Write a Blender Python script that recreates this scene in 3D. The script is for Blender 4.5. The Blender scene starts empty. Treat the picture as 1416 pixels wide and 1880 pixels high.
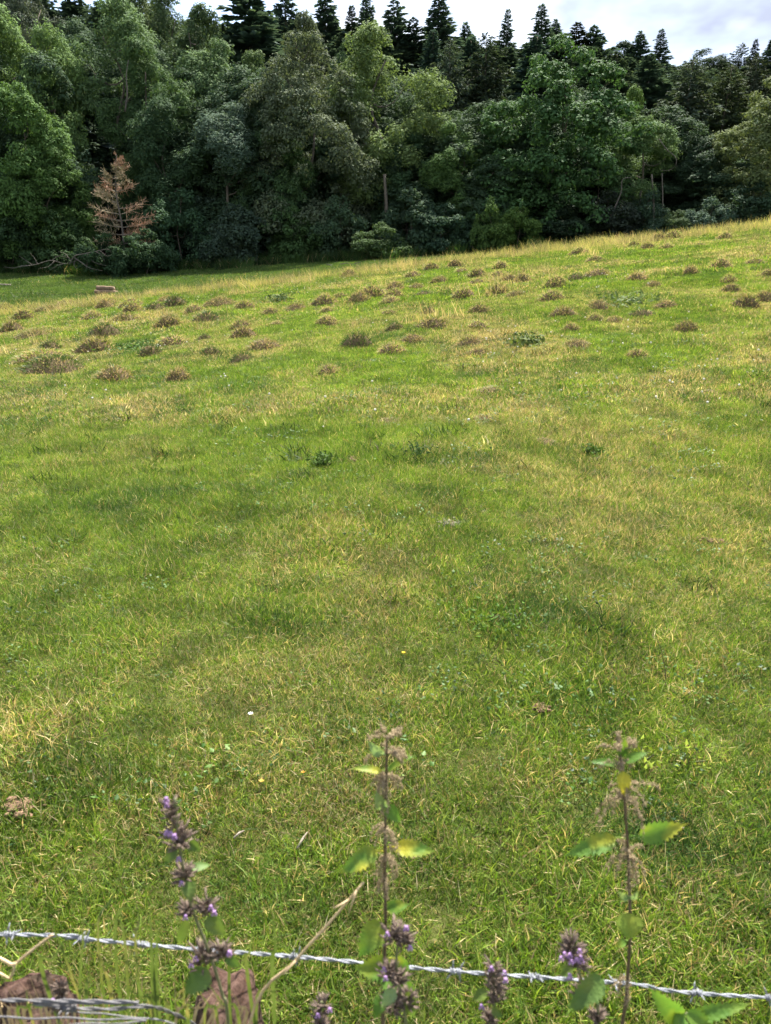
import bpy, math, random
import numpy as np
from mathutils import Vector
R = math.radians
random.seed(7)
rng = np.random.default_rng(11)
sc = bpy.context.scene
col = sc.collection

# ------------------------------------------------------------------ camera, sky, sun, exposure
PITCH = R(16); CZ = 1.6; FPX = 1368.0
cam = bpy.data.objects.new('camera', bpy.data.cameras.new('camera'))
col.objects.link(cam); sc.camera = cam
cam.location = (0, 0, CZ); cam.rotation_euler = (R(90) - PITCH, 0, 0)
cam.data.sensor_fit = 'VERTICAL'; cam.data.sensor_height = 36; cam.data.sensor_width = 36
cam.data.lens = 36 * FPX / 1880
cam.data.clip_start = 0.05; cam.data.clip_end = 2000
cam.data.dof.use_dof = True; cam.data.dof.focus_distance = 4.5; cam.data.dof.aperture_fstop = 7.5

SUN_EL, SUN_AZ = 57, 20          # degrees; azimuth measured to the right of the view
world = bpy.data.worlds.new('World'); sc.world = world; world.use_nodes = True
nt = world.node_tree; nt.nodes.clear()
def wn(t, **k):
    n = nt.nodes.new(t)
    for a, b in k.items(): setattr(n, a, b)
    return n
out = wn('ShaderNodeOutputWorld'); bg = wn('ShaderNodeBackground'); bg.inputs[1].default_value = 0.10
sky = wn('ShaderNodeTexSky'); sky.sky_type = 'NISHITA'; sky.sun_disc = False
sky.sun_elevation = R(SUN_EL); sky.sun_rotation = R(SUN_AZ); sky.dust_density = 1.5
tc = wn('ShaderNodeTexCoord'); mp = wn('ShaderNodeMapping'); mp.inputs['Scale'].default_value = (-1.0, 1.0, 2.2)
mp.inputs['Location'].default_value = (0.35, 0.2, 0.1)
nz = wn('ShaderNodeTexNoise'); nz.inputs['Scale'].default_value = 1.7; nz.inputs['Detail'].default_value = 6; nz.inputs['Roughness'].default_value = .55
rp = wn('ShaderNodeValToRGB'); rp.color_ramp.elements[0].position = .40; rp.color_ramp.elements[1].position = .56
mx = wn('ShaderNodeMix', data_type='RGBA'); 
nz2 = wn('ShaderNodeTexNoise'); nz2.inputs['Scale'].default_value = 2.6; nz2.inputs['Detail'].default_value = 5; nz2.inputs['Roughness'].default_value = .5
mp2 = wn('ShaderNodeMapping'); mp2.inputs['Location'].default_value = (.3, 3.4, 1.2); mp2.inputs['Scale'].default_value = (1, 1, 2.0)
rp2 = wn('ShaderNodeValToRGB'); e_ = rp2.color_ramp.elements; e_[0].position = .46; e_[0].color = (.19, .21, .27, 1); e_[1].position = .60; e_[1].color = (.52, .53, .55, 1)
mu = wn('ShaderNodeMix', data_type='RGBA', blend_type='MULTIPLY'); mu.inputs['Factor'].default_value = 1; mu.inputs['B'].default_value = (10, 10, 10, 1)
L = nt.links.new
L(tc.outputs['Generated'], mp.inputs[0]); L(mp.outputs[0], nz.inputs['Vector']); L(nz.outputs[0], rp.inputs[0])
L(rp.outputs[0], mx.inputs['Factor']); L(sky.outputs[0], mx.inputs['A']); L(tc.outputs['Generated'], mp2.inputs[0]); L(mp2.outputs[0], nz2.inputs['Vector']); L(nz2.outputs[0], rp2.inputs[0]); L(rp2.outputs[0], mu.inputs['A']); L(mu.outputs['Result'], mx.inputs['B'])
L(mx.outputs['Result'], bg.inputs[0]); L(bg.outputs[0], out.inputs[0])
sl = bpy.data.lights.new('sun', 'SUN'); sl.energy = 5.0; sl.angle = R(0.6); sl.color = (1, .95, .86)
sun = bpy.data.objects.new('sun', sl); col.objects.link(sun); sun.location = (0, 0, 60)
sun.rotation_euler = (R(90 - SUN_EL), 0, R(180 - SUN_AZ))   # lamp points down from ahead-right
sun.rotation_euler = Vector((-math.sin(R(SUN_AZ)) * math.cos(R(SUN_EL)), -math.cos(R(SUN_AZ)) * math.cos(R(SUN_EL)), -math.sin(R(SUN_EL)))).to_track_quat('-Z', 'Y').to_euler()
sc.view_settings.view_transform = 'Standard'; sc.view_settings.look = 'None'
sc.view_settings.exposure = 1.85; sc.view_settings.gamma = 1
sc.cycles.max_bounces = 3; sc.cycles.diffuse_bounces = 2; sc.cycles.transmission_bounces = 2; sc.cycles.use_adaptive_sampling = True; sc.cycles.adaptive_threshold = .025; sc.cycles.use_light_tree = False; sc.cycles.glossy_bounces = 1
sc.cycles.use_denoising = True; sc.cycles.denoiser = 'OPENIMAGEDENOISE'; sc.cycles.denoising_input_passes = 'RGB_ALBEDO_NORMAL'; sc.cycles.denoising_prefilter = 'ACCURATE'; sc.cycles.sample_clamp_indirect = 4; sc.cycles.caustics_reflective = False; sc.cycles.caustics_refractive = False

# ------------------------------------------------------------------ numpy noise, terrain height, projection
_tab = np.random.default_rng(3).random((256, 256))
def vnoise(x, y):
    x = np.asarray(x, float); y = np.asarray(y, float)
    xi = np.floor(x).astype(int); yi = np.floor(y).astype(int); fx = x - xi; fy = y - yi
    fx = fx * fx * (3 - 2 * fx); fy = fy * fy * (3 - 2 * fy)
    g = lambda a, b: _tab[a & 255, b & 255]
    return (g(xi, yi) * (1 - fx) + g(xi + 1, yi) * fx) * (1 - fy) + (g(xi, yi + 1) * (1 - fx) + g(xi + 1, yi + 1) * fx) * fy
def fbm(x, y, o=4):
    s = 0; a = .5
    for i in range(o):
        s = s + a * vnoise(x * 2 ** i + 17.3 * i, y * 2 ** i + 9.1 * i); a *= .5
    return s / (1 - .5 ** o)
def sstep(a, b, x):
    t = np.clip((np.asarray(x, float) - a) / (b - a), 0, 1); return t * t * (3 - 2 * t)
def H(x, y, rough=True):
    x = np.asarray(x, float); y = np.asarray(y, float)
    yp = np.maximum(y, 0)
    cross = .102 * np.clip(x, -60, 60) * sstep(0, 16, yp)
    field = .093 * yp + cross
    yc = 28.0 + .10 * np.clip(x, -40, 40) + 1.2 * (vnoise(x * .13 + 40, 3.3) - .5)
    over = np.maximum(yp - yc, 0)
    field = field - .030 * over ** 2
    meadow = 1.82 + .118 * (yp - 42) + .055 * np.clip(x + 17, 0, 45) + .3 * (fbm(x * .05, y * .05) - .5)
    hill = np.maximum(yp - 60, 0); hill = np.where(hill > 70, 70 + (hill - 70) * .1, hill)
    meadow = meadow + hill * (.30 - .0010 * np.clip(x, -60, 60))
    k = sstep(1.0, 7.0, over)
    z = field * (1 - k) + meadow * k
    if rough:
        a = sstep(.5, 4, yp)
        z = z + a * (.10 * (fbm(x * .45, y * .45, 2) - .5) + .022 * (vnoise(x * 1.5 + 5, y * 1.5) - .5)) + sstep(4, 9, yp) * (1 - sstep(32, 36, yp)) * (.055 * (vnoise(x * 1.4 + 15, y * 1.1 + 4) - .5) + .035 * (vnoise(x * 2.6 + 51, y * 2.3 + 8) - .5))
    return z
def ray(px, py):
    u = (px - 708) / FPX; v = (940 - py) / FPX
    return np.array([u, math.cos(PITCH) + v * math.sin(PITCH), -math.sin(PITCH) + v * math.cos(PITCH)])
def PY(px, py, Y):
    d = ray(px, py); t = Y / d[1]; return np.array([d[0] * t, Y, CZ + d[2] * t])
def ground(px, py, far=60):
    d = ray(px, py); ys = np.linspace(.8, far, 3000); t = ys / d[1]
    zz = CZ + d[2] * t; hh = Hs(d[0] * t, ys); k = np.where(zz <= hh)[0]
    i = k[0] if len(k) else len(ys) - 1
    # near miss at the crest: take the closest approach
    if not len(k): i = int(np.argmin(np.where(ys < 32, zz - hh, 9)))
    return np.array([d[0] * t[i], ys[i], float(hh[i])])
def mpp(Y, py=940):      # metres per photo pixel at distance Y
    return Y / ray(708, py)[1] / FPX

# ------------------------------------------------------------------ mesh helpers
class Geo:
    def __init__(s): s.V = []; s.F = []; s.n = 0
    def add(s, V, F):
        V = np.asarray(V, float).reshape(-1, 3); s.V.append(V)
        for f in (F if isinstance(F, list) else [F]):
            s.F.append(np.asarray(f, int) + s.n)
        s.n += len(V); return s
    def mesh(s, name, mat, smooth=False):
        me = bpy.data.meshes.new(name); V = np.concatenate(s.V)
        loops = np.concatenate([f.ravel() for f in s.F]); sizes = np.concatenate([np.full(len(f), f.shape[1]) for f in s.F])
        me.vertices.add(len(V)); me.vertices.foreach_set('co', V.ravel().astype(np.float32))
        me.loops.add(len(loops)); me.loops.foreach_set('vertex_index', loops.astype(np.int32))
        me.polygons.add(len(sizes)); st = np.concatenate([[0], np.cumsum(sizes)[:-1]])
        me.polygons.foreach_set('loop_start', st.astype(np.int32)); me.polygons.foreach_set('loop_total', sizes.astype(np.int32))
        if smooth: me.polygons.foreach_set('use_smooth', np.ones(len(sizes), bool))
        me.update(calc_edges=True); me.validate()
        me.materials.append(mat); return me
    def obj(s, name, mat, parent=None, smooth=False):
        return link(name, s.mesh(name, mat, smooth), parent)
def link(name, data, parent=None, loc=None):
    o = bpy.data.objects.new(name, data); col.objects.link(o)
    if parent is not None: o.parent = parent
    if loc is not None: o.location = loc
    return o
def tag(o, label=None, cat=None, group=None, kind=None):
    for k, v in (('label', label), ('category', cat), ('group', group), ('kind', kind)):
        if v: o[k] = v
    return o
def thing(name, loc, label, cat, group=None):
    return tag(link(name, None, None, [float(c) for c in loc]), label, cat, group)
def copy_part(src, parent, color=None):
    c = src.copy(); col.objects.link(c); c.parent = parent
    if color: c.color = color
    return c
def unit(v): return v / np.maximum(np.linalg.norm(v, axis=-1, keepdims=True), 1e-9)
def tube(P, r, k=6, cap=True):
    P = np.asarray(P, float); n = len(P); r = np.broadcast_to(np.asarray(r, float), (n,))
    T = unit(np.gradient(P, axis=0)); ref = np.array([0, 0, 1.]) if abs(T[0][2]) < .9 else np.array([1., 0, 0])
    V = []; u = unit(np.cross(T[0], ref))
    for i in range(n):
        u = unit(u - T[i] * np.dot(u, T[i])); w = np.cross(T[i], u)
        a = np.linspace(0, 2 * math.pi, k, endpoint=False)
        V.append(P[i] + r[i] * (np.cos(a)[:, None] * u + np.sin(a)[:, None] * w))
    V = np.concatenate(V); F = []
    for i in range(n - 1):
        for j in range(k): F.append([i * k + j, i * k + (j + 1) % k, (i + 1) * k + (j + 1) % k, (i + 1) * k + j])
    F = [np.array(F)]
    if cap: F += [np.array([[j for j in range(k)][::-1]]), np.array([[(n - 1) * k + j for j in range(k)]])]
    return V, F
def bez(a, b, c, n=8):
    t = np.linspace(0, 1, n)[:, None]; a, b, c = map(np.asarray, (a, b, c))
    return (1 - t) ** 2 * a + 2 * t * (1 - t) * b + t * t * c
def spline(pts, n=8):
    pts = np.asarray(pts, float); P = np.vstack([2 * pts[0] - pts[1], pts, 2 * pts[-1] - pts[-2]]); o = []
    for i in range(1, len(P) - 2):
        for t in np.linspace(0, 1, n, endpoint=False):
            o.append(.5 * ((2 * P[i]) + (-P[i - 1] + P[i + 1]) * t + (2 * P[i - 1] - 5 * P[i] + 4 * P[i + 1] - P[i + 2]) * t * t + (-P[i - 1] + 3 * P[i] - 3 * P[i + 1] + P[i + 2]) * t ** 3))
    o.append(P[-2]); return np.array(o)
def blob(c, rad, seed, lump=.25, nu=14, nv=9):
    g = np.random.default_rng(seed); V = [[0, 0, 1]]
    for i in range(1, nv):
        th = math.pi * i / nv
        for j in range(nu):
            ph = 2 * math.pi * j / nu; V.append([math.sin(th) * math.cos(ph), math.sin(th) * math.sin(ph), math.cos(th)])
    V.append([0, 0, -1]); V = np.array(V); s = g.random(3) * 50
    f = 1 + lump * 2 * (fbm(V[:, 0] * 1.6 + s[0] + V[:, 2], V[:, 1] * 1.6 + s[1] - V[:, 2] * .7, 3) - .5)
    V = np.sign(V) * np.abs(V) ** .8 * f[:, None] * np.asarray(rad) + np.asarray(c)
    tr = [[0, 1 + j, 1 + (j + 1) % nu] for j in range(nu)]; b = 1 + (nv - 2) * nu; e = len(V) - 1
    tr += [[b + (j + 1) % nu, b + j, e] for j in range(nu)]
    q = [[1 + i * nu + j, 1 + (i + 1) * nu + j, 1 + (i + 1) * nu + (j + 1) % nu, 1 + i * nu + (j + 1) % nu] for i in range(nv - 2) for j in range(nu)]
    return V, [np.array(tr), np.array(q)]
def leafquads(C, N, s, g, asp=.6, fold=.18):
    """bent diamond leaf sprays: centre C, normal N, length s"""
    n = len(C); N = unit(N); a = unit(np.cross(N, g.normal(size=(n, 3)))); b = np.cross(N, a); s = np.broadcast_to(s, (n,))[:, None]
    V = np.stack([C - a * s * .5, C + b * s * .5 * asp - N * s * fold, C + a * s * .5, C - b * s * .5 * asp - N * s * fold], 1).reshape(-1, 3)
    i = np.arange(n)[:, None] * 4
    return V, [np.concatenate([i + [0, 1, 2], i + [0, 2, 3]], 0)]

# ------------------------------------------------------------------ materials
def mat(name):
    m = bpy.data.materials.new(name); m.use_nodes = True; m.node_tree.nodes.clear(); return m, m.node_tree
class NT:
    def __init__(s, t): s.t = t
    def n(s, ty, **k):
        x = s.t.nodes.new(ty)
        for a, b in k.items(): setattr(x, a, b)
        return x
    def l(s, a, b): s.t.links.new(a, b)
    def math(s, op, a, b=None):
        x = s.n('ShaderNodeMath', operation=op)
        for i, v in enumerate((a, b)):
            if v is None: continue
            if isinstance(v, (int, float)): x.inputs[i].default_value = v
            else: s.l(v, x.inputs[i])
        return x.outputs[0]
    def mix(s, f, a, b, mode='MIX'):
        x = s.n('ShaderNodeMix', data_type='RGBA', blend_type=mode)
        for k, v in (('Factor', f), ('A', a), ('B', b)):
            if isinstance(v, (int, float)): x.inputs[k].default_value = v
            elif isinstance(v, tuple): x.inputs[k].default_value = (*v, 1)
            else: s.l(v, x.inputs[k])
        return x.outputs['Result']
    def ramp(s, f, stops):
        x = s.n('ShaderNodeValToRGB'); e = x.color_ramp.elements
        while len(e) < len(stops): e.new(.5)
        for i, (p, c) in enumerate(stops): e[i].position = p; e[i].color = (*c, 1)
        s.l(f, x.inputs[0]); return x.outputs[0]
    def noise(s, scale, det=3, vec=None, rough=.55):
        x = s.n('ShaderNodeTexNoise'); x.inputs['Scale'].default_value = scale; x.inputs['Detail'].default_value = det; x.inputs['Roughness'].default_value = rough
        if vec is not None: s.l(vec, x.inputs['Vector'])
        return x.outputs[0]
    def surf(s, c, rough=.7, spec=.25, trans=0, bump=None):
        o = s.n('ShaderNodeOutputMaterial'); p = s.n('ShaderNodeBsdfPrincipled')
        p.inputs['Roughness'].default_value = rough; p.inputs['Specular IOR Level'].default_value = spec
        if isinstance(c, tuple): p.inputs['Base Color'].default_value = (*c, 1)
        else: s.l(c, p.inputs['Base Color'])
        if bump is not None:
            b = s.n('ShaderNodeBump'); b.inputs['Strength'].default_value = bump[1]; b.inputs['Distance'].default_value = bump[2]
            s.l(bump[0], b.inputs['Height']); s.l(b.outputs[0], p.inputs['Normal'])
        if trans:
            t = s.n('ShaderNodeBsdfTranslucent'); m = s.n('ShaderNodeMixShader'); m.inputs[0].default_value = trans
            tcol = s.mix(1.0, c, (1.15, 1.12, .65), 'MULTIPLY'); s.l(tcol, t.inputs[0])
            s.l(p.outputs[0], m.inputs[1]); s.l(t.outputs[0], m.inputs[2]); s.l(m.outputs[0], o.inputs[0])
        else: s.l(p.outputs[0], o.inputs[0])
        return p

def grass_mat(name, greens, dark, straws, use_inst=True, dry0=.25):
    m, t = mat(name); T = NT(t); g = T.n('ShaderNodeNewGeometry'); oi = T.n('ShaderNodeObjectInfo')
    r = T.math('FRACT', T.math('ADD', g.outputs['Random Per Island'], oi.outputs['Random']))
    r2 = T.math('FRACT', T.math('MULTIPLY', r, 13.7))
    gr = T.ramp(r2, [(0, greens[0]), (.5, greens[1]), (1, greens[2])])
    st = T.ramp(r2, [(0, straws[0]), (.55, straws[1]), (1, straws[2])])
    if use_inst:
        ad = T.n('ShaderNodeAttribute', attribute_type='INSTANCER', attribute_name='dry'); ak = T.n('ShaderNodeAttribute', attribute_type='INSTANCER', attribute_name='dark')
        gr = T.mix(ak.outputs['Fac'], gr, dark); msk = T.math('LESS_THAN', r, ad.outputs['Fac'])
    else: msk = T.math('LESS_THAN', r, dry0)
    c = T.mix(msk, gr, st)
    if use_inst: c = T.mix(1.0, c, T.ramp(T.math('FRACT', T.math('MULTIPLY', oi.outputs['Random'], 7.13)), [(0, (.42, .46, .46)), (.5, (.95, .95, .95)), (1, (1.45, 1.4, 1.25))]), 'MULTIPLY')
    T.surf(c, .55, .3, .38); return m
GREENS = [(.055, .115, .012), (.140, .235, .022), (.275, .345, .065)]
STRAW = [(.22, .15, .07), (.44, .345, .18), (.60, .51, .31)]
M_turf = grass_mat('turf', GREENS, (.022, .075, .020), STRAW)
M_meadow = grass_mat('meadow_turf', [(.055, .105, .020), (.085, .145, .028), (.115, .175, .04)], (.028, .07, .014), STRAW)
M_dryg = grass_mat('dry_grass', [(.36, .28, .15), (.33, .31, .12), (.20, .24, .06)], (.2, .15, .06), [(.34, .235, .13), (.48, .37, .22), (.60, .49, .32)])

def ground_material():
    m, t = mat('field_ground'); T = NT(t); g = T.n('ShaderNodeNewGeometry'); pos = g.outputs['Position']
    sx = T.n('ShaderNodeSeparateXYZ'); T.l(pos, sx.inputs[0])
    fine = T.noise(42, 6, pos, .7); mid = T.noise(1.1, 4, pos); big = T.noise(.16, 3, pos)
    c = T.ramp(fine, [(.3, (.030, .035, .010)), (.5, (.060, .068, .018)), (.62, (.10, .095, .035)), (.78, (.17, .13, .07))])
    c = T.mix(T.math('MULTIPLY', mid, .4), c, (.075, .09, .02))
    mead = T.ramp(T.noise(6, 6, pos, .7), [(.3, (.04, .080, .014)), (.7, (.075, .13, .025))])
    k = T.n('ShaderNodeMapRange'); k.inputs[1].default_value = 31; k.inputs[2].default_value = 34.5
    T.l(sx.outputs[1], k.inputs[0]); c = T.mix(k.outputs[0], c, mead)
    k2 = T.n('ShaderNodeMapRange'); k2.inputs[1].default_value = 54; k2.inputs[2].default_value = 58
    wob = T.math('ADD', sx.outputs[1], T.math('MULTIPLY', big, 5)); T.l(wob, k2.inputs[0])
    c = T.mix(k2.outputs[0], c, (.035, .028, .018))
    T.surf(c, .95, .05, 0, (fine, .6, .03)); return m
M_ground = ground_material()

def leaf_mat(name, trans=.3, var=.35, spec=.25, rough=.5, cool=(1.12, 1.16, 1.32)):
    m, t = mat(name); T = NT(t); g = T.n('ShaderNodeNewGeometry'); oi = T.n('ShaderNodeObjectInfo')
    r = g.outputs['Random Per Island']
    v = T.ramp(r, [(0, (1 - var,) * 3), (.6, (1, 1, 1)), (1, (1 + var, 1 + var * .8, 1 - var * .2))])
    c = T.mix(1.0, T.mix(1.0, oi.outputs['Color'], cool, 'MULTIPLY'), v, 'MULTIPLY')  # default cool tint puts the bluish lift of haze into tree foliage
    T.surf(c, rough, spec, trans); return m
M_weed = leaf_mat('weed_leaf', .3, .3, .1, .7, (1.1, 1.05, .7)); M_leaf = leaf_mat('tree_leaf', .26, .22, .06, .75); M_needle = leaf_mat('needles', .18, .4, .05, .8)
def bark_mat(name, a, b, sc_=9):
    m, t = mat(name); T = NT(t); tcn = T.n('ShaderNodeTexCoord'); mpn = T.n('ShaderNodeMapping'); mpn.inputs['Scale'].default_value = (1, 1, .2)
    T.l(tcn.outputs['Object'], mpn.inputs[0]); n = T.noise(sc_, 6, mpn.outputs[0], .7)
    T.surf(T.ramp(n, [(.3, a), (.7, b)]), .9, .1, 0, (n, .8, .02)); return m
M_bark = bark_mat('bark', (.05, .042, .032), (.15, .13, .10))
M_pale = bark_mat('pale_dead_wood', (.13, .105, .08), (.32, .28, .22), 14); M_grey_bark = bark_mat('grey_bark', (.07, .06, .05), (.16, .14, .115), 12)
M_log = bark_mat('log_bark', (.10, .065, .04), (.28, .20, .13), 12)
def plain(name, a, b, scale=30, rough=.7, spec=.25, trans=0, bump=0):
    m, t = mat(name); T = NT(t); tcn = T.n('ShaderNodeTexCoord'); n = T.noise(scale, 5, tcn.outputs['Object'], .65)
    T.surf(T.ramp(n, [(.3, a), (.7, b)]), rough, spec, trans, (n, bump, .01) if bump else None); return m

# ------------------------------------------------------------------ terrain
def axis(segs):
    o = [segs[0][0]]
    for a, b, s in segs: o += list(np.arange(a + s, b + 1e-6, s)) if True else []
    return np.array(sorted(set(np.round(o, 4))))
xs = axis([(-300, -100, 20), (-100, -40, 4), (-40, -20, .8), (-20, 20, .22), (20, 40, .8), (40, 100, 4), (100, 300, 20)])
ys = axis([(-60, -4, 7), (-4, .4, .4), (.4, 33, .18), (33, 62, .7), (62, 140, 3), (140, 400, 20)])
gx, gy = np.meshgrid(xs, ys); gz = H(gx, gy)
V = np.stack([gx, gy, gz], -1).reshape(-1, 3); nx = len(xs)
ii, jj = np.meshgrid(np.arange(len(ys) - 1), np.arange(nx - 1), indexing='ij'); b0 = (ii * nx + jj).ravel()
tag(Geo().add(V, np.stack([b0, b0 + 1, b0 + nx + 1, b0 + nx], 1)).obj('ground', M_ground, None, True), 'sloping pasture field running up to the wood', None, None, 'structure')

def Hs(x, y):      # height of the ground sheet itself
    x = np.asarray(x, float); y = np.asarray(y, float)
    i = np.clip(np.searchsorted(xs, x) - 1, 0, len(xs) - 2); j = np.clip(np.searchsorted(ys, y) - 1, 0, len(ys) - 2)
    u = (x - xs[i]) / (xs[i + 1] - xs[i]); v = (y - ys[j]) / (ys[j + 1] - ys[j])
    return (gz[j, i] * (1 - u) + gz[j, i + 1] * u) * (1 - v) + (gz[j + 1, i] * (1 - u) + gz[j + 1, i + 1] * u) * v
# ------------------------------------------------------------------ instancing helper (uncountable stuff only)
def hidden(name, geos, m):
    c = bpy.data.collections.new(name)
    for i, g in enumerate(geos):
        o = bpy.data.objects.new(f'{name}_{i:02d}', g.mesh(f'{name}_{i:02d}', m) if isinstance(g, Geo) else g); c.objects.link(o)
    return c
def scatter(name, P, coll, nproto, scl, label, cat, g, tilt=.15, color=None, normal_up=True, **attrs):
    n = len(P); me = bpy.data.meshes.new(name); me.vertices.add(n); me.vertices.foreach_set('co', np.asarray(P, np.float32).ravel())
    def at(nm, ty, key, arr): a = me.attributes.new(nm, ty, 'POINT'); a.data.foreach_set(key, np.ascontiguousarray(arr).ravel())
    P = np.asarray(P, float); e = .12; x, y = P[:, 0], P[:, 1]; up = 1.0 if normal_up else 0.0      # stand square to the slope
    nn = unit(np.stack([-(Hs(x + e, y) - Hs(x - e, y)) / (2 * e) * up + g.normal(0, tilt, n), -(Hs(x, y + e) - Hs(x, y - e)) / (2 * e) * up + g.normal(0, tilt, n), np.ones(n)], 1))
    c = g.random(n) * 6.283; n1 = np.cos(c) * nn[:, 0] + np.sin(c) * nn[:, 1]; n2 = -np.sin(c) * nn[:, 0] + np.cos(c) * nn[:, 1]
    rot = np.stack([-np.arcsin(np.clip(n2, -1, 1)), np.arctan2(n1, nn[:, 2]), c], 1).astype(np.float32)
    scl = np.asarray(scl, np.float32); scl = np.repeat(scl[:, None], 3, 1) if scl.ndim == 1 else scl
    at('rot', 'FLOAT_VECTOR', 'vector', rot); at('scl', 'FLOAT_VECTOR', 'vector', scl.astype(np.float32)); at('idx', 'INT', 'value', g.integers(0, nproto, n).astype(np.int32))
    for k, v in attrs.items(): at(k, 'FLOAT', 'value', np.asarray(v, np.float32))
    o = link(name, me); ng = bpy.data.node_groups.new(name, 'GeometryNodeTree')
    ng.interface.new_socket('Geometry', in_out='INPUT', socket_type='NodeSocketGeometry'); ng.interface.new_socket('Geometry', in_out='OUTPUT', socket_type='NodeSocketGeometry')
    N = ng.nodes.new; gi = N('NodeGroupInput'); go = N('NodeGroupOutput'); ip = N('GeometryNodeInstanceOnPoints'); ci = N('GeometryNodeCollectionInfo')
    ci.inputs['Collection'].default_value = coll; ci.inputs['Separate Children'].default_value = True; ci.inputs['Reset Children'].default_value = True
    ip.inputs['Pick Instance'].default_value = True; K = ng.links.new
    for nm, ty, sk in (('rot', 'FLOAT_VECTOR', 'Rotation'), ('scl', 'FLOAT_VECTOR', 'Scale'), ('idx', 'INT', 'Instance Index')):
        a = N('GeometryNodeInputNamedAttribute'); a.data_type = ty; a.inputs[0].default_value = nm; K(a.outputs[0], ip.inputs[sk])
    K(gi.outputs[0], ip.inputs['Points']); K(ci.outputs[0], ip.inputs['Instance']); K(ip.outputs[0], go.inputs[0])
    o.modifiers.new('scatter', 'NODES').node_group = ng
    if color: o.color = color
    return tag(o, label, cat, None, 'stuff')
def tuft(seed, n, rad, l0, l1, w0, w1, lean=.8, up=1.0, seg=2, curl=.5):
    g = np.random.default_rng(seed); a = g.random(n) * 6.283; rr = rad * np.sqrt(g.random(n)); B = np.stack([rr * np.cos(a), rr * np.sin(a), np.full(n, -.004)], 1)
    az = g.random(n) * 6.283; ln = l0 + (l1 - l0) * g.random(n) ** 1.3; w = (w0 + (w1 - w0) * g.random(n))[:, None]
    out_ = np.stack([np.cos(az), np.sin(az), np.zeros(n)], 1); le = (lean * g.random(n) ** .8)[:, None]
    D = unit(out_ * le + np.array([0, 0, up]) * (1 - .5 * le)); S = unit(np.cross(D, g.normal(size=(n, 3))))
    mid = B + D * ln[:, None] * .5; tip = mid + unit(D + out_ * curl * g.random((n, 1)) - np.array([0, 0, .6]) * curl * g.random((n, 1))) * ln[:, None] * .55
    V = np.stack([B - S * w / 2, B + S * w / 2, mid + S * w * .42, mid - S * w * .42, tip], 1).reshape(-1, 3); i = np.arange(n)[:, None] * 5
    return Geo().add(V, [i + [0, 1, 2, 3], i + [3, 2, 4]])

# ------------------------------------------------------------------ turf
PATCH = []   # (x, y, rx, ry, dry, dark, grow)
def patch(px, py, rx, ry, dry=0, dark=0, grow=0):
    c = ground(px, py); a = ground(px, py + ry); b = ground(px, py - ry); m = mpp(c[1], py) * rx
    PATCH.append((c[0], (a[1] + b[1]) / 2, m, max(abs(b[1] - a[1]) / 2, .08), dry, dark, grow))
for p in [(120, 930, 95, 16), (520, 800, 90, 12), (610, 845, 80, 12), (840, 845, 55, 12), (1040, 790, 60, 12), (1090, 826, 70, 8), (965, 724, 80, 7), (235, 634, 55, 9), (965, 620, 32, 11),
          (1155, 549, 45, 7), (960, 1130, 100, 22), (520, 1150, 130, 26), (1070, 1300, 130, 34), (800, 905, 70, 14), (90, 1450, 100, 26), (20, 785, 70, 16), (505, 1040, 70, 18), (1060, 1150, 80, 16),
          (760, 1560, 60, 20), (640, 1330, 60, 16), (100, 1145, 80, 12), (1300, 1040, 110, 18), (700, 725, 60, 6), (420, 1380, 120, 26), (1240, 1560, 150, 30), (500, 1640, 120, 22), (300, 1250, 100, 16), (830, 1070, 80, 12)]:
    patch(*p, 0, .48, .35)
for p in [(480, 760, 130, 22), (200, 840, 120, 30), (330, 775, 80, 12), (1180, 693, 120, 11), (1210, 800, 110, 18), (895, 615, 50, 10), (1120, 690, 60, 9), (800, 935, 50, 12), (380, 1392, 60, 12), (930, 1430, 130, 28), (790, 1400, 90, 22),
          (1350, 930, 90, 16), (1190, 900, 60, 12), (560, 690, 80, 10), (870, 1085, 90, 14), (310, 1030, 60, 10), (620, 1490, 110, 24), (900, 1620, 150, 26), (300, 1770, 120, 20), (1250, 1680, 120, 22), (1390, 720, 60, 9), (90, 1340, 110, 22), (680, 1060, 70, 10), (1140, 1250, 50, 10), (250, 1480, 100, 20)]:
    patch(*p, .33, 0, .15)
PATCH = np.array(PATCH)
def fields(x, y):
    d = np.hypot(x, y)
    n1 = fbm(x * .7 + 3, y * .55 + 8, 4); n2 = fbm(x * .22 + 31, y * .16 + 2, 3); n3 = fbm(x * 2.3 + 7, y * 2.0, 3); f4 = 4.2 / np.maximum(1, d / 5); n4 = fbm(x * f4 + 7, y * f4 * .6, 3)
    dry = np.clip(.165 + 1.25 * (n1 - .48) + .5 * (n3 - .5) + .25 * (n2 - .5), .04, .62)
    dark = np.clip(2.6 * (fbm(x * 1.3 + 90, y * 1.1 + 50, 4) - .545), 0, .6) * sstep(.3, .6, n4); grow = np.zeros_like(x)
    for px, py, rx, ry, a, b, c in PATCH:
        w = np.exp(-(((x - px) / rx) ** 2 + ((y - py) / ry) ** 2) * 1.1) * sstep(.36, .62, n4)
        dry = np.clip(dry + w * (a - .3 * b), .02, .8); dark = np.clip(dark + w * b, 0, 1); grow = grow + w * c
    near = 1 - sstep(2.0, 8.0, d)
    dry = np.clip(dry + near * .10, 0, .8); dark = np.clip(dark + .12 * near, 0, 1)
    return dry, dark, grow
def wedge(n, y0, y1, g, a=.62, b=.9):
    y = y0 + (y1 - y0) * g.random(n * 3); x = (g.random(n * 3) * 2 - 1) * (a * y1 + b)
    k = np.abs(x) < a * y + b; return x[k][:n], y[k][:n]
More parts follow.
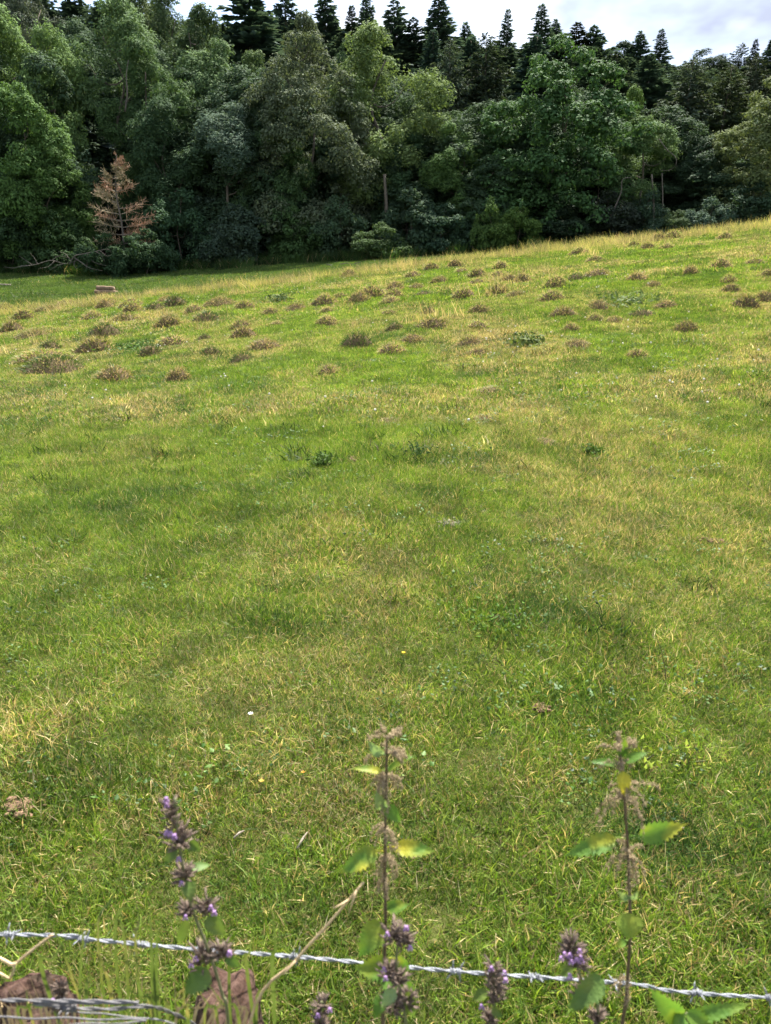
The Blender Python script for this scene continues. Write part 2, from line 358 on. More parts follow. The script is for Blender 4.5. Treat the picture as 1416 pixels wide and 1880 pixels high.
def strat(y0, y1, dens, g, a=.62, b=.9):
    c = 1 / math.sqrt(dens); gy_, gx_ = np.meshgrid(np.arange(y0, y1, c), np.arange(-(a * y1 + b), a * y1 + b, c), indexing='ij'); y = (gy_ + c * (g.random(gy_.shape) * 1.3 - .15)).ravel(); x = (gx_ + c * (g.random(gx_.shape) * 1.3 - .15)).ravel()
    k = (np.abs(x) < a * y + b) & (y > y0 - .1) & (y < y1); return x[k], y[k]
def area(y0, y1, a=.62, b=.9): return a * (y1 ** 2 - y0 ** 2) + 2 * b * (y1 - y0)
def lay(name, y0, y1, dens, protos, m, label, s0=.55, s1=1.5, seed=1, sel=None):
    g = np.random.default_rng(seed); x, y = strat(y0, y1, dens, g); dry, dark, grow = fields(x, y)
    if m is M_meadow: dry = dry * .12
    if sel is not None: k = sel(x, y, dry, g); x, y, dry, dark, grow = x[k], y[k], dry[k], dark[k], grow[k]
    s = (s0 + (s1 - s0) * g.random(len(x))) * (1 + grow * .8) * (.62 + .85 * fbm(x * 2.6, y * 2.6, 3))
    return scatter(name, np.stack([x, y, Hs(x, y)], 1), hidden(name + '_tufts', protos, m), len(protos), s, label, 'grass', g, .03, dry=dry, dark=dark)
lay('near_grass', .55, 6.5, 230, [tuft(20 + i, 300, .085, .016, .046, .0012, .0025, 1.2) for i in range(5)], M_turf, 'short cropped green and straw turf nearest the wire', seed=1)
lay('middle_grass', 6.5, 15, 210, [tuft(30 + i, 125, .085, .022, .050, .003, .0052, 1.2) for i in range(4)], M_turf, 'yellow green turf across the middle of the field', seed=2)
lay('far_grass', 15, 34, 70, [tuft(40 + i, 90, .15, .028, .065, .007, .011, 1.1) for i in range(4)], M_turf, 'yellow green turf below the crest of the field', seed=3)
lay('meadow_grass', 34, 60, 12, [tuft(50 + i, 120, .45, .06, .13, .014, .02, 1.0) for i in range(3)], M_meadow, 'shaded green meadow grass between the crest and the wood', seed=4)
def rosette(seed, n=16):
    g = np.random.default_rng(seed); a = g.random(n) * 6.283; q = .055 * np.sqrt(g.random(n)); P = np.stack([q * np.cos(a), q * np.sin(a), .012 + .03 * g.random(n)], 1)
    return Geo().add(*leafquads(P, g.normal(size=(n, 3)) * .45 + [0, 0, 1], .007 + .009 * g.random(n), g, .75))
M_clov = grass_mat('clover_leaf', [(.035, .085, .016), (.06, .13, .022), (.10, .17, .035)], (.02, .06, .015), [(.06, .12, .02), (.08, .15, .03), (.1, .16, .03)])
lay('broad_weeds', .7, 10, 30, [rosette(90 + i) for i in range(4)], M_clov, 'low clover and broad leaved weeds mixed into the near turf', seed=8, sel=lambda x, y, d, g: fbm(x * 1.4 + 60, y * 1.4 + 33, 3) > .52)
# long lying straw filaments in the near turf
lay('straw_litter', .7, 9, 26, [tuft(60 + i, 12, .12, .05, .12, .0010, .0018, 1.5, .55, 2, 1.2) for i in range(4)], M_dryg, 'loose pale straw stalks lying in the near turf', seed=5, sel=lambda x, y, d, g: g.random(len(x)) < d * 2.0)
M_fleck = grass_mat('bleached_flecks', [(.50, .44, .26), (.36, .36, .14), (.28, .33, .10)], (.1, .12, .04), [(.52, .42, .25), (.62, .54, .34), (.68, .62, .44)])
lay('bleached_tufts', 5, 28, 16, [tuft(160 + i, 12, .05, .03, .065, .004, .009, 1.3, .7, 2, .9) for i in range(4)], M_fleck, 'small bleached grass tufts dotted over the field', seed=15, sel=lambda x, y, d, g: g.random(len(x)) < .25 + d)
M_dkt = grass_mat('dark_tufts', [(.020, .050, .008), (.035, .075, .012), (.06, .10, .018)], (.02, .05, .01), [(.10, .08, .03), (.12, .10, .04), (.15, .12, .05)])
lay('dark_tufts', 2.5, 28, 7, [tuft(170 + i, 40, .07, .03, .075, .003, .007, .9) for i in range(4)], M_dkt, 'small darker green tufts dotted over the field', seed=16, sel=lambda x, y, d, g: fbm(x * .9 + 70, y * .7 + 12, 3) > .47)
# tall dry grass along the crest and in patches
def crest_sel(x, y, d, g):
    yc = 28.0 + .10 * x; k = np.exp(-((y - yc + .6) / 1.9) ** 2) * (.45 + .55 * sstep(.35, .6, fbm(x * .3, y * .3 + 20))); p = .10 * sstep(.32, .6, d)
    return g.random(len(x)) < np.clip(k * 1.0 + p, 0, 1)
CREST = lay('crest_grass', 12, 33, 13, [tuft(70 + i, 46, .26, .10, .30, .005, .009, .55, 1.1, 2, .35) for i in range(4)], M_dryg, 'tall dry tan grass bristling along the field crest', seed=6, sel=crest_sel).color = (1, 1, 1, 1)

# ------------------------------------------------------------------ trees
def broadleaf(seed, h, w, prof, npuff, nleaf, ls, base=.06, pr=(.10, .17), flat=.8, droop=0.0, asp=.6):
    g = np.random.default_rng(seed); Lc = []; Lr = []; C = []; Rr = []; tries = 0; nl = max(9, int(npuff / 4.6))
    while len(Lc) < nl and tries < nl * 80:      # big boughs first ...
        tries += 1; t = g.random() ** .9; rad = prof(t) * w / 2
        if g.random() > (rad / (w / 2)) ** .8 + .1: continue
        r = w * (.16 + .10 * g.random()) * (.7 + .35 * min(1, rad / (w * .35))); a = g.random() * 6.283
        q = max(0, rad * (.80 + .35 * vnoise(a * 1.1 + seed, t * 4 + seed * 3)) - r * .62); c = np.array([q * math.cos(a), q * math.sin(a), max(h * (base + (1 - base) * t) - r * .85, r * .55)])
        if len(Lc) and np.min(np.linalg.norm((np.array(Lc) - c) * [1, 1, 1.2], axis=1) / (np.array(Lr) + r)) < .50 * (1 - tries / (nl * 100)): continue
        Lc.append(c); Lr.append(r)
    for c, r in zip(Lc, Lr):                     # ... then leaf clumps over each bough
        m = 17 + int(g.random() * 6); o = np.array([c[0], c[1], 0]); o = o / (np.linalg.norm(o) + 1e-6)
        for k in range(m):
            d = unit(g.normal(size=3) + o * .55 + np.array([0, 0, .45])); d[2] = max(d[2], -.5)
            C.append(c + d * r * (.66 + .26 * g.random()) * np.array([1, 1, .82])); Rr.append(r * (.22 + .19 * g.random()) * (pr[1] / .15))
    C = np.array(C); Rr = np.array(Rr); per = np.maximum((nleaf * Rr ** 2 / np.sum(Rr ** 2)).astype(int), 6)
    idx = np.repeat(np.arange(len(C)), per); n = len(idx); d = unit(g.normal(size=(n, 3)) + np.array([0, 0, .6])); d[:, 2] = np.maximum(d[:, 2], -.45)
    lobe = 1 + .35 * (vnoise(d[:, 0] * 2.6 + idx * 3.1, d[:, 1] * 2.6 + d[:, 2] * 2.2 + idx * 1.7) - .5) * 2
    q = (g.random(n) ** .22) * lobe; q = np.where(g.random(n) < .05, q * 1.3, q)
    P = C[idx] + d * (Rr[idx] * q)[:, None] * np.array([1, 1, flat]); P[:, 2] -= droop * g.random(n) * Rr[idx]
    P[:, 2] = np.maximum(P[:, 2], .15); N = d * .9 + np.array([0, 0, .45]) + g.normal(size=(n, 3)) * .28
    crown = Geo().add(*leafquads(P, N, ls * (.55 + .9 * g.random(n) ** 1.5), g, asp))
    trunk = Geo(); zt = h * .8; sway = g.normal(size=(6, 2)) * w * .012
    tp = np.array([[sway[i][0] * i, sway[i][1] * i, -.6 + (zt + .6) * i / 5] for i in range(6)]); tp = spline(tp, 3)
    trunk.add(*tube(tp, np.linspace(h * .015, h * .003, len(tp)), 8))
    order = np.argsort(g.random(len(C)))[:7]
    for k in order:
        c = C[k]; z0 = max(h * .1, c[2] - np.hypot(c[0], c[1]) * (.5 + .5 * g.random())); z0 = min(z0, zt * .9); s = np.array([0, 0, z0]) + 0
        j = int(np.clip(np.searchsorted(tp[:, 2], z0), 0, len(tp) - 1)); s = tp[j]
        m = (s + c) / 2 + np.array([0, 0, -.12 * h * g.random()]) + g.normal(size=3) * .2
        trunk.add(*tube(bez(s, m, c, 6), np.linspace(h * .0045, h * .0012, 6), 5))
    return trunk, crown
def conifer(seed, h, w, nwh, per, ns, sl, droop=.2, power=.85, base=.08, sw=.22, soft=.0):
    g = np.random.default_rng(seed); P = []; D = []; S = []; trunk = Geo()
    tp = np.array([[0, 0, -.8], [0, 0, h * .5], [g.normal() * .05, 0, h * .995]]); tp = spline(tp, 5)
    trunk.add(*tube(tp, np.linspace(h * .014, h * .0012, len(tp)), 7))
    for i in range(nwh):
        t = base + (1 - base) * (i + g.random() * .6) / nwh; z = h * min(t, .992); k = per + g.integers(-1, 2); a0 = g.random() * 6.283
        for j in range(max(k, 3)):
            Ln = w / 2 * (1 - t) ** power * (.45 + .75 * g.random()) * (.5 + 1.0 * vnoise((j * 6.283 / max(k, 3) + a0) * .9 + seed * 7, t * 11 + seed)) + .18
            if t < .22: Ln *= .55 + t * 2
            a = a0 + 6.283 * j / k + g.normal() * .2; o = np.array([math.cos(a), math.sin(a), 0]); up = .35 * (t - .35) + g.normal() * .08
            s = np.linspace(.12, 1, 5)[:, None]; br = np.array([0, 0, z]) + o * Ln * s + np.array([0, 0, 1.]) * Ln * (up * s - droop * np.sin(s * 2.6) * (1 - .3 * s))
            if g.random() < .6 and t < .8: trunk.add(*tube(br, np.linspace(.03, .008, 5) * h / 18, 4, False))
            m = max(int(ns * (.35 + .65 * Ln / (w / 2)) * (1 - .45 * t)), 4); u = g.random(m) ** .75; x = u * 4; i0 = np.minimum(x.astype(int), 3); f = (x - i0)[:, None]
            p = br[i0] * (1 - f) + br[i0 + 1] * f; side = np.cross(o, [0, 0, 1.]); sg = g.choice([-1, 1], m)[:, None]
            d = unit(o * (.7 + .3 * g.random((m, 1))) + side * sg * (.3 + .7 * g.random((m, 1))) + np.array([0, 0, 1.]) * (g.normal(size=(m, 1)) * .18 - .18 - soft * g.random((m, 1))))
            P.append(p); D.append(d); S.append(sl * (.55 + .6 * g.random(m)) * min(1, .22 + 1.15 * Ln / (w / 2)))
    # leader
    P.append(np.array([[0, 0, h * .99]] * 6)); D.append(unit(np.stack([g.normal(size=6) * .35, g.normal(size=6) * .35, np.ones(6)], 1))); S.append(np.full(6, sl * .6))
    P = np.concatenate(P); D = np.concatenate(D); S = np.concatenate(S)[:, None]; n = len(P); sd = unit(np.cross(D, np.array([0, 0, 1.]) + g.normal(size=(n, 3)) * .5)); nn = np.cross(D, sd)
    V = np.stack([P, P + D * S * .5 + sd * S * sw - nn * S * .06, P + D * S, P + D * S * .5 - sd * S * sw - nn * S * .06], 1).reshape(-1, 3); i = np.arange(n)[:, None] * 4
    return trunk, Geo().add(V, [np.concatenate([i + [0, 1, 2], i + [0, 2, 3]], 0)])
egg = lambda t: max(.02, math.sin(math.pi * min(1, .12 + t * .88) ** .9)) ** .7
dome = lambda t: max(.03, 1 - (max(0, t - .35) / .65) ** 2.2) ** .55 * (.75 + .25 * min(1, t / .3))
tall = lambda t: max(.03, 1 - (max(0, t - .5) / .5) ** 2.4) ** .6 * (.62 + .38 * min(1, t / .45))
wide = lambda t: max(.03, 1 - (max(0, t - .3) / .7) ** 2.6) ** .6
PROTO = {}
def proto(key, tc_, mleaf):
    tr, cr = tc_; PROTO[key] = (bpy.data.objects.new('trunk', tr.mesh(key + '_trunk', M_bark, True)), bpy.data.objects.new('crown', cr.mesh(key + '_crown', mleaf)))
proto('ash0', broadleaf(101, 16, 9, tall, 62, 34000, .27, .10, (.11, .19), .9, .3, .38), M_leaf)
proto('ash1', broadleaf(102, 16, 9, egg, 66, 34000, .27, .05, (.10, .18), .9, .3, .38), M_leaf)
proto('dome0', broadleaf(103, 14, 11, dome, 95, 44000, .21, .02, (.08, .145), .72), M_leaf)
proto('dome1', broadleaf(104, 14, 11, dome, 75, 38000, .26, .02, (.10, .17), .72), M_leaf)
proto('oak0', broadleaf(105, 15, 13, wide, 110, 46000, .27, .03, (.065, .135), .6, 0, .75), M_leaf)
proto('shrub0', broadleaf(106, 4, 5, dome, 55, 12000, .19, .0, (.10, .17), .8), M_leaf)
proto('shrub1', broadleaf(107, 5, 5, egg, 60, 13000, .20, .0, (.09, .15), .9, .3), M_leaf)
proto('spruce0', conifer(111, 20, 6.5, 95, 4, 58, .9, .22, 1.05, .08, .26), M_needle)
proto('spruce1', conifer(112, 20, 6.0, 80, 4, 60, .95, .28, .9, .08, .26), M_needle)
proto('fir0', conifer(113, 20, 6.5, 64, 4, 66, .95, .10, .75, .1, .26), M_needle)
proto('larch0', conifer(114, 18, 8.5, 100, 4, 62, .8, .12, .55, .06, .18, .6), M_needle)
PDIM = dict(ash0=(16, 9), ash1=(16, 9), dome0=(14, 11), dome1=(14, 11), oak0=(15, 13), shrub0=(4, 5), shrub1=(5, 5), spruce0=(20, 6.5), spruce1=(20, 6), fir0=(20, 6.5), larch0=(18, 8.5))
NAME = dict(ash='ash_tree', dome='broadleaf_tree', oak='oak_tree', shrub='shrub', spruce='spruce_tree', fir='fir_tree', larch='larch_tree')
def tree(key, px, top, wpx, Y, c, label, group=None):
    b = PY(px, 480, Y); z0 = float(H(b[0], Y, False)); tz = PY(px, top, Y)[2]; hh = (tz - z0) * (1.07 if key[0] in 'ado' else 1.02); ww = wpx * mpp(Y, 250) * (random.Random(px).uniform(1.3, 2.1) if key[:-1] in ('spruce', 'fir') else 1.08)
    ph, pw = PDIM[key]; kind = key[:-1]
    r = thing(NAME[kind], (b[0], Y, z0 - .05), label, 'shrub' if kind == 'shrub' else 'tree', group)
    g = random.Random(int(px * 7 + top * 3 + Y)); r.rotation_euler = (g.gauss(0, .03), g.gauss(0, .03), g.random() * 6.283); s = ww / pw * 1.06
    r.scale = (s, s, hh / ph * 1.02)
    tr, cr = PROTO[key]; copy_part(tr, r, (1, 1, 1, 1)); copy_part(cr, r, (*c, 1)); return r
ASH = (.085, .135, .050); ASHB = (.105, .165, .050); DK = (.048, .082, .038); OLV = (.080, .100, .052); OAK = (.050, .098, .032); GRY = (.070, .105, .065)
SPR = (.085, .128, .095); BLU = (.065, .105, .085); LAR = (.062, .085, .052); LIM = (.11, .155, .050); YEL = (.10, .125, .045)
GB = 'broadleaved trees of the wood'; GC = 'conifers along the top of the wood'; GS = 'shrubs along the wood edge'
TREES = [
 # skyline conifers
 ('spruce1', 478, -30, 95, 92, SPR, 'dark spruce rising left of the rounded tree at the upper left skyline'),
 ('fir0', 540, -25, 60, 98, SPR, 'dark fir cut by the photo top above the rounded green tree'),
 ('spruce0', 600, -8, 80, 98, SPR, 'dark spruce at the photo top right of the rounded green tree'),
 ('spruce0', 650, 22, 66, 96, (.035, .055, .034), 'lower spruce on the skyline left of the thin pointed one'),
 ('spruce1', 680, -2, 52, 102, SPR, 'thin pointed spruce on the skyline above the tall yellow green tree'),
 ('fir0', 731, 12, 74, 96, SPR, 'ragged dark fir on the skyline right of the thin spruce'),
 ('spruce0', 797, 2, 86, 98, SPR, 'tallest dark spruce in the middle of the skyline'),
 ('fir0', 762, 42, 54, 93, (.03, .05, .034), 'short dark fir just left of the tallest skyline spruce'),
 ('spruce1', 845, 46, 66, 101, SPR, 'low skyline spruce right of the tallest one'),
 ('spruce0', 911, 28, 54, 101, SPR, 'small pointed spruce standing alone between two skyline gaps'),
 ('spruce0', 975, 20, 74, 97, SPR, 'sharp tall spruce on the skyline above the oak'),
 ('spruce1', 1000, 44, 50, 99, SPR, 'thin spruce tucked against the right of the sharp skyline spruce'),
 ('fir0', 1030, 52, 60, 97, (.045, .052, .032), 'brownish fir on the skyline right of the sharp spruce'),
 ('fir0', 1066, 55, 66, 97, SPR, 'broad topped dark fir above the right side of the oak'),
 ('spruce1', 1145, 64, 66, 100, SPR, 'dark flat topped spruce left of the paired skyline spires'),
 ('spruce0', 1177, 63, 58, 101, SPR, 'pointed dark spruce where the skyline starts dropping to the right'),
 ('dome1', 1110, 82, 100, 103, (.03, .05, .025), 'dark rounded tree crown on the skyline between two firs'),
 ('dome0', 1255, 100, 120, 104, (.035, .055, .03), 'dark low rounded crown on the right skyline'),
 ('larch0', 1320, 86, 66, 100, LAR, 'pale feathery larch on the right skyline'),
 ('spruce0', 1345, 78, 54, 97, (.04, .06, .045), 'blue grey spruce left of the pair at the right photo edge'),
 ('spruce1', 1370, 76, 62, 94, SPR, 'left of the two dark spruces at the right photo edge'),
 ('spruce0', 1390, 70, 64, 92, SPR, 'dark layered spruce nearest the right photo edge on the skyline'),
 ('fir0', 1425, 130, 70, 92, LAR, 'dull green fir cut by the right photo edge'),
 # second and third rows
 ('spruce0', 785, 66, 80, 82, BLU, 'blue green spruce below the tallest skyline spruce'),
 ('spruce1', 850, 80, 70, 84, BLU, 'pale blue green spruce in front of the skyline right of the centre'),
 ('larch0', 822, 84, 100, 72, LAR, 'dull green larch right of the tall yellow green tree'),
 ('larch0', 884, 70, 120, 74, (.042, .06, .034), 'dark larch between the tall yellow green tree and the oak'),
 ('spruce1', 960, 76, 80, 86, BLU, 'blue green spruce peeping above the left shoulder of the oak'),
 ('spruce0', 1063, 92, 90, 84, (.065, .095, .06), 'pale green spruce behind the right shoulder of the oak'),
 ('spruce1', 1115, 102, 80, 82, (.07, .10, .065), 'pale silvery spruce right of the oak'),
 ('spruce0', 1165, 106, 90, 85, SPR, 'dark spruce above the two broad larches on the right'),
 ('larch0', 1228, 118, 130, 68, LAR, 'left of the two broad grey green larches on the right'),
 ('larch0', 1292, 128, 120, 70, (.055, .075, .036), 'right of the two broad grey green larches on the right'),
 ('larch0', 1345, 110, 100, 78, (.045, .058, .032), 'brown green larch between the broad larches and the right edge spruces'),
 ('dome1', 560, 24, 120, 80, OLV, 'rounded olive green tree high in the wood left of the centre'),
 ('dome0', 640, 85, 90, 80, DK, 'dark tree squeezed behind the left edge of the tall yellow green tree'),
 ('dome1', 386, 12, 145, 78, (.055, .085, .035), 'dark round headed tree left of the skyline gap'),
 ('dome0', 120, -40, 160, 80, (.055, .07, .045), 'grey green tree behind the far left ash crowns'),
 ('ash0', 290, -30, 130, 84, (.07, .10, .04), 'tree behind the tall ash cut by the photo top'),
 ('ash0', 345, -8, 110, 82, (.07, .105, .045), 'pale tree left of the sky gap at the photo top'),
 ('spruce1', 178, 100, 90, 68, (.075, .105, .10), 'silvery blue conifer peeping between the left ashes'),
 ('ash1', 30, -30, 170, 66, ASHB, 'far left ash reaching the photo top with lit crown'),
 ('ash0', 118, 55, 130, 62, ASHB, 'bright ash leaning right of the far left one'),
 ('ash0', 240, 6, 170, 67, ASH, 'tall pale ash above the rust coloured dead tree'),
 ('ash1', 392, 76, 150, 68, ASH, 'feathery ash below the dark round headed tree'),
 ('ash1', 470, 95, 100, 70, (.08, .12, .042), 'narrow ash left of the big grey olive tree'),
 ('ash0', 310, 90, 150, 64, (.055, .095, .032), 'dark ash behind the rust coloured dead tree'),
 ('dome1', 1133, 162, 80, 70, (.075, .125, .03), 'small bright round crown between the oak and the larches'),
 ('dome0', 800, 190, 130, 66, (.05, .085, .03), 'dark broadleaf below the larches right of the centre'),
 # front rows
 ('dome0', 575, 95, 215, 60, OLV, 'big domed grey olive tree left of the centre'),
 ('ash0', 702, 55, 190, 63, LIM, 'tall yellow green tree near the centre with bare trunk below'),
 ('oak0', 1000, 90, 265, 60, OAK, 'great spreading oak right of the centre with bright lobes'),
 ('ash1', 835, 225, 120, 60, (.075, .13, .036), 'green tree with lit top left of the oak'),
 ('ash1', 1162, 214, 130, 58.5, (.085, .135, .045), 'mid green tree with lit right side right of the oak'),
 ('oak0', 1385, 160, 180, 58, YEL, 'layered yellow olive tree filling the right photo edge'),
 ('dome1', 1300, 255, 130, 60, (.035, .06, .03), 'dark tree under the broad larches beside the right edge tree'),
 ('dome1', 75, 165, 180, 58, (.07, .125, .032), 'bright green tree at the left edge halfway up the wood'),
 ('dome0', 100, 255, 150, 56.5, (.065, .115, .03), 'low green tree left of the rust coloured dead tree'),
 ('ash1', 420, 190, 150, 58, GRY, 'grey green ivy hung tree right of the rust coloured dead tree'),
 ('ash0', 318, 200, 130, 60, (.04, .072, .03), 'dark slender tree behind the top of the dead tree'),
 ('dome1', 505, 235, 120, 58.5, (.055, .095, .034), 'green bushy tree at the foot of the grey olive tree'),
 ('dome1', 745, 240, 130, 62, (.045, .08, .032), 'dark tree right of the bare trunk near the centre'),
 ('dome0', 895, 295, 120, 58, (.055, .09, .042), 'grey green bushy tree under the left of the oak'),
 ('dome1', 1090, 300, 120, 59, (.04, .065, .032), 'dark bushy tree under the right of the oak'),
]
for t_ in TREES:
    tree(*t_[:6], t_[6], GC if t_[0][:-1] in ('spruce', 'fir', 'larch') else GB)
SHRUBS = [
 ('shrub0', 20, 350, 120, 55.5, (.035, .062, .025), 'dark shrub at the left photo edge behind the fallen branches'),
 ('shrub1', 110, 375, 110, 55, (.045, .08, .028), 'dark green shrub behind the fallen branches'),
 ('shrub0', 195, 428, 100, 52.6, (.035, .065, .026), 'low shrub under the left of the rust coloured dead tree'),
 ('shrub0', 268, 420, 100, 52.8, (.038, .07, .03), 'low shrub under the right of the rust coloured dead tree'),
 ('shrub1', 335, 330, 120, 56.5, (.04, .075, .034), 'tall dark shrub right of the rust coloured dead tree'),
 ('shrub1', 440, 360, 120, 56, (.05, .075, .045), 'grey green shrub with pale twigs right of the dead tree'),
 ('shrub1', 550, 368, 90, 56, (.05, .09, .028), 'green hazel like shrub at the foot of the grey olive tree'),
 ('shrub1', 622, 345, 100, 56.5, (.052, .085, .04), 'grey green shrub under the right of the grey olive tree'),
 ('shrub0', 697, 408, 95, 54.5, (.055, .09, .03), 'rounded green bush standing forward at the end of the meadow'),
 ('shrub1', 757, 335, 110, 57, (.045, .075, .038), 'pale leaved shrub right of the bare trunk'),
 ('shrub1', 812, 362, 100, 56, (.042, .075, .04), 'blue green shrub behind the crest right of the rounded bush'),
 ('shrub1', 872, 380, 80, 56, (.04, .075, .03), 'narrow shrub left of the bright shrub under the oak'),
 ('shrub1', 948, 368, 85, 54, (.075, .125, .028), 'bright green shrub in front of the oak'),
 ('shrub0', 900, 362, 60, 54.5, (.065, .11, .028), 'small bright shrub left of the bright shrub under the oak'),
 ('shrub0', 1025, 385, 110, 56, (.032, .052, .026), 'dark low shrub right of the bright shrub under the oak'),
 ('shrub0', 1110, 350, 110, 56, (.04, .052, .034), 'purplish dark shrub below the leaning pale branch'),
 ('shrub1', 1180, 340, 90, 55.5, (.042, .07, .038), 'dark shrub left of the thin pale trunks'),
 ('shrub1', 1232, 378, 60, 54, (.055, .085, .034), 'small green shrub right of the thin pale trunks'),
 ('shrub0', 1295, 362, 90, 54.5, (.055, .09, .055), 'blue green spreading shrub behind the right of the crest'),
 ('shrub0', 1360, 330, 120, 55, (.035, .06, .03), 'dark shrub below the layered yellow olive tree'),
]
for t_ in SHRUBS: tree(*t_[:6], t_[6], GS)
# the mass of the wood behind, seen only through gaps and between the spires
SKX = [-300, 0, 330, 420, 480, 600, 700, 800, 900, 1000, 1100, 1200, 1300, 1416, 1700]; SKY_ = [-70, -60, -25, 22, 8, 18, 26, 38, 54, 62, 72, 88, 96, 112, 140]
def mass(name, n, y0, y1, keys, w, drop, colr, label, seed):
    g = np.random.default_rng(seed); yy = y0 + (y1 - y0) * g.random(n); xx = (g.random(n) * 2 - 1) * (.60 * yy + 3); zt = H(xx, yy, False)
    pxs = 708 + xx / yy * 1.08 * FPX; lim = np.array([PY(708, np.interp(p, SKX, SKY_) + drop * (.45 + .55 * g.random()), y)[2] for p, y in zip(pxs, yy)])
    hgt = PDIM[keys[0]][0]; sz = np.clip((lim - zt) / hgt, .3, 1.9); cc = bpy.data.collections.new(name + '_crowns')
    for i, k in enumerate(keys): cc.objects.link(bpy.data.objects.new(f'{name}_crown_{i}', PROTO[k][1].data))
    scatter(name, np.stack([xx, yy, zt], 1), cc, len(keys), np.stack([w + sz * 0, w + sz * 0, sz], 1), label, 'wood', g, .03, (*colr, 1), False)
mass('wood', 115, 62, 88, ('dome0', 'ash0', 'dome1'), .95, 220, (.045, .075, .036), 'dark mass of broadleaved woodland behind the front trees', 5)
mass('conifer_wood', 210, 90, 112, ('spruce1', 'fir0', 'larch0'), 1.45, 44, (.075, .110, .078), 'dark mass of conifers closing the skyline behind the spires', 6)
# rough grass and nettles along the wood edge
g = np.random.default_rng(9); n = 900; yy = 52.5 + 4.5 * g.random(n) ** .8; xx = (g.random(n) * 2 - 1) * 34; keep = (yy > 54) | (fbm(xx * .3, yy * .5) > .58); xx, yy = xx[keep], yy[keep]
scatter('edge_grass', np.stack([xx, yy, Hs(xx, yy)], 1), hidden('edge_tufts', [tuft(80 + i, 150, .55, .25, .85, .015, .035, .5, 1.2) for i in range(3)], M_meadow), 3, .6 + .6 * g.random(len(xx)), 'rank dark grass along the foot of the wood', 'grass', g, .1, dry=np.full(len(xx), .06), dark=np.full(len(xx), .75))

# visible bare trunks and branches in the wood
def stick(pts, r0, r1, m, parent, nm='trunk', k=7):
    P = spline(pts, 5); return Geo().add(*tube(P, np.linspace(r0, r1, len(P)), k)).obj(nm, m, parent, True)
def bare(px, y0, y1, Y, r, label, pts=None):
    a = PY(px, y0, Y); b = PY(px + random.uniform(-6, 6), y1, Y); a[2] = float(H(a[0], Y)) - .2
    o = stick([a, (a + b) / 2 + [.12, 0, 0], b], r, r * .6, M_grey_bark if pts else M_bark, None, 'leafless_tree'); return tag(o, label, 'tree trunk', 'bare trunks at the wood edge')
bare(708, 470, 320, 57.5, .17, 'straight grey bare trunk below the tall yellow green tree')
bare(1201, 420, 320, 55.4, .09, 'pale straight trunk right of the dark shrub near the right larches', 1)
bare(1214, 420, 318, 55.6, .06, 'thin pale trunk right of the pale straight one', 1)
def pbranch(name, pix, Y, r, label, m=M_grey_bark):
    P = [PY(x, y, Y + d) for x, y, d in pix]; return tag(stick(P, r, r * .35, m, None, name, 6), label, 'branch', 'bare branches at the wood edge')
pbranch('bare_branch', [(1120, 400, 0), (1133, 372, 0), (1141, 350, 0), (1143, 330, 0), (1160, 325, .3)], 55, .06, 'pale leaning branch in front of the mid green tree')
pbranch('bare_branch', [(1210, 255, 0), (1225, 275, -.3), (1240, 288, -.5), (1241, 303, -.5), (1228, 313, 0), (1212, 312, .4)], 55, .035, 'curved hooked bare branch hanging below the left larch')
pbranch('bare_branch', [(230, 205, 0), (234, 170, 0), (232, 140, 0), (236, 110, 0)], 62.0, .07, 'pale upright stem showing inside the tall pale ash')

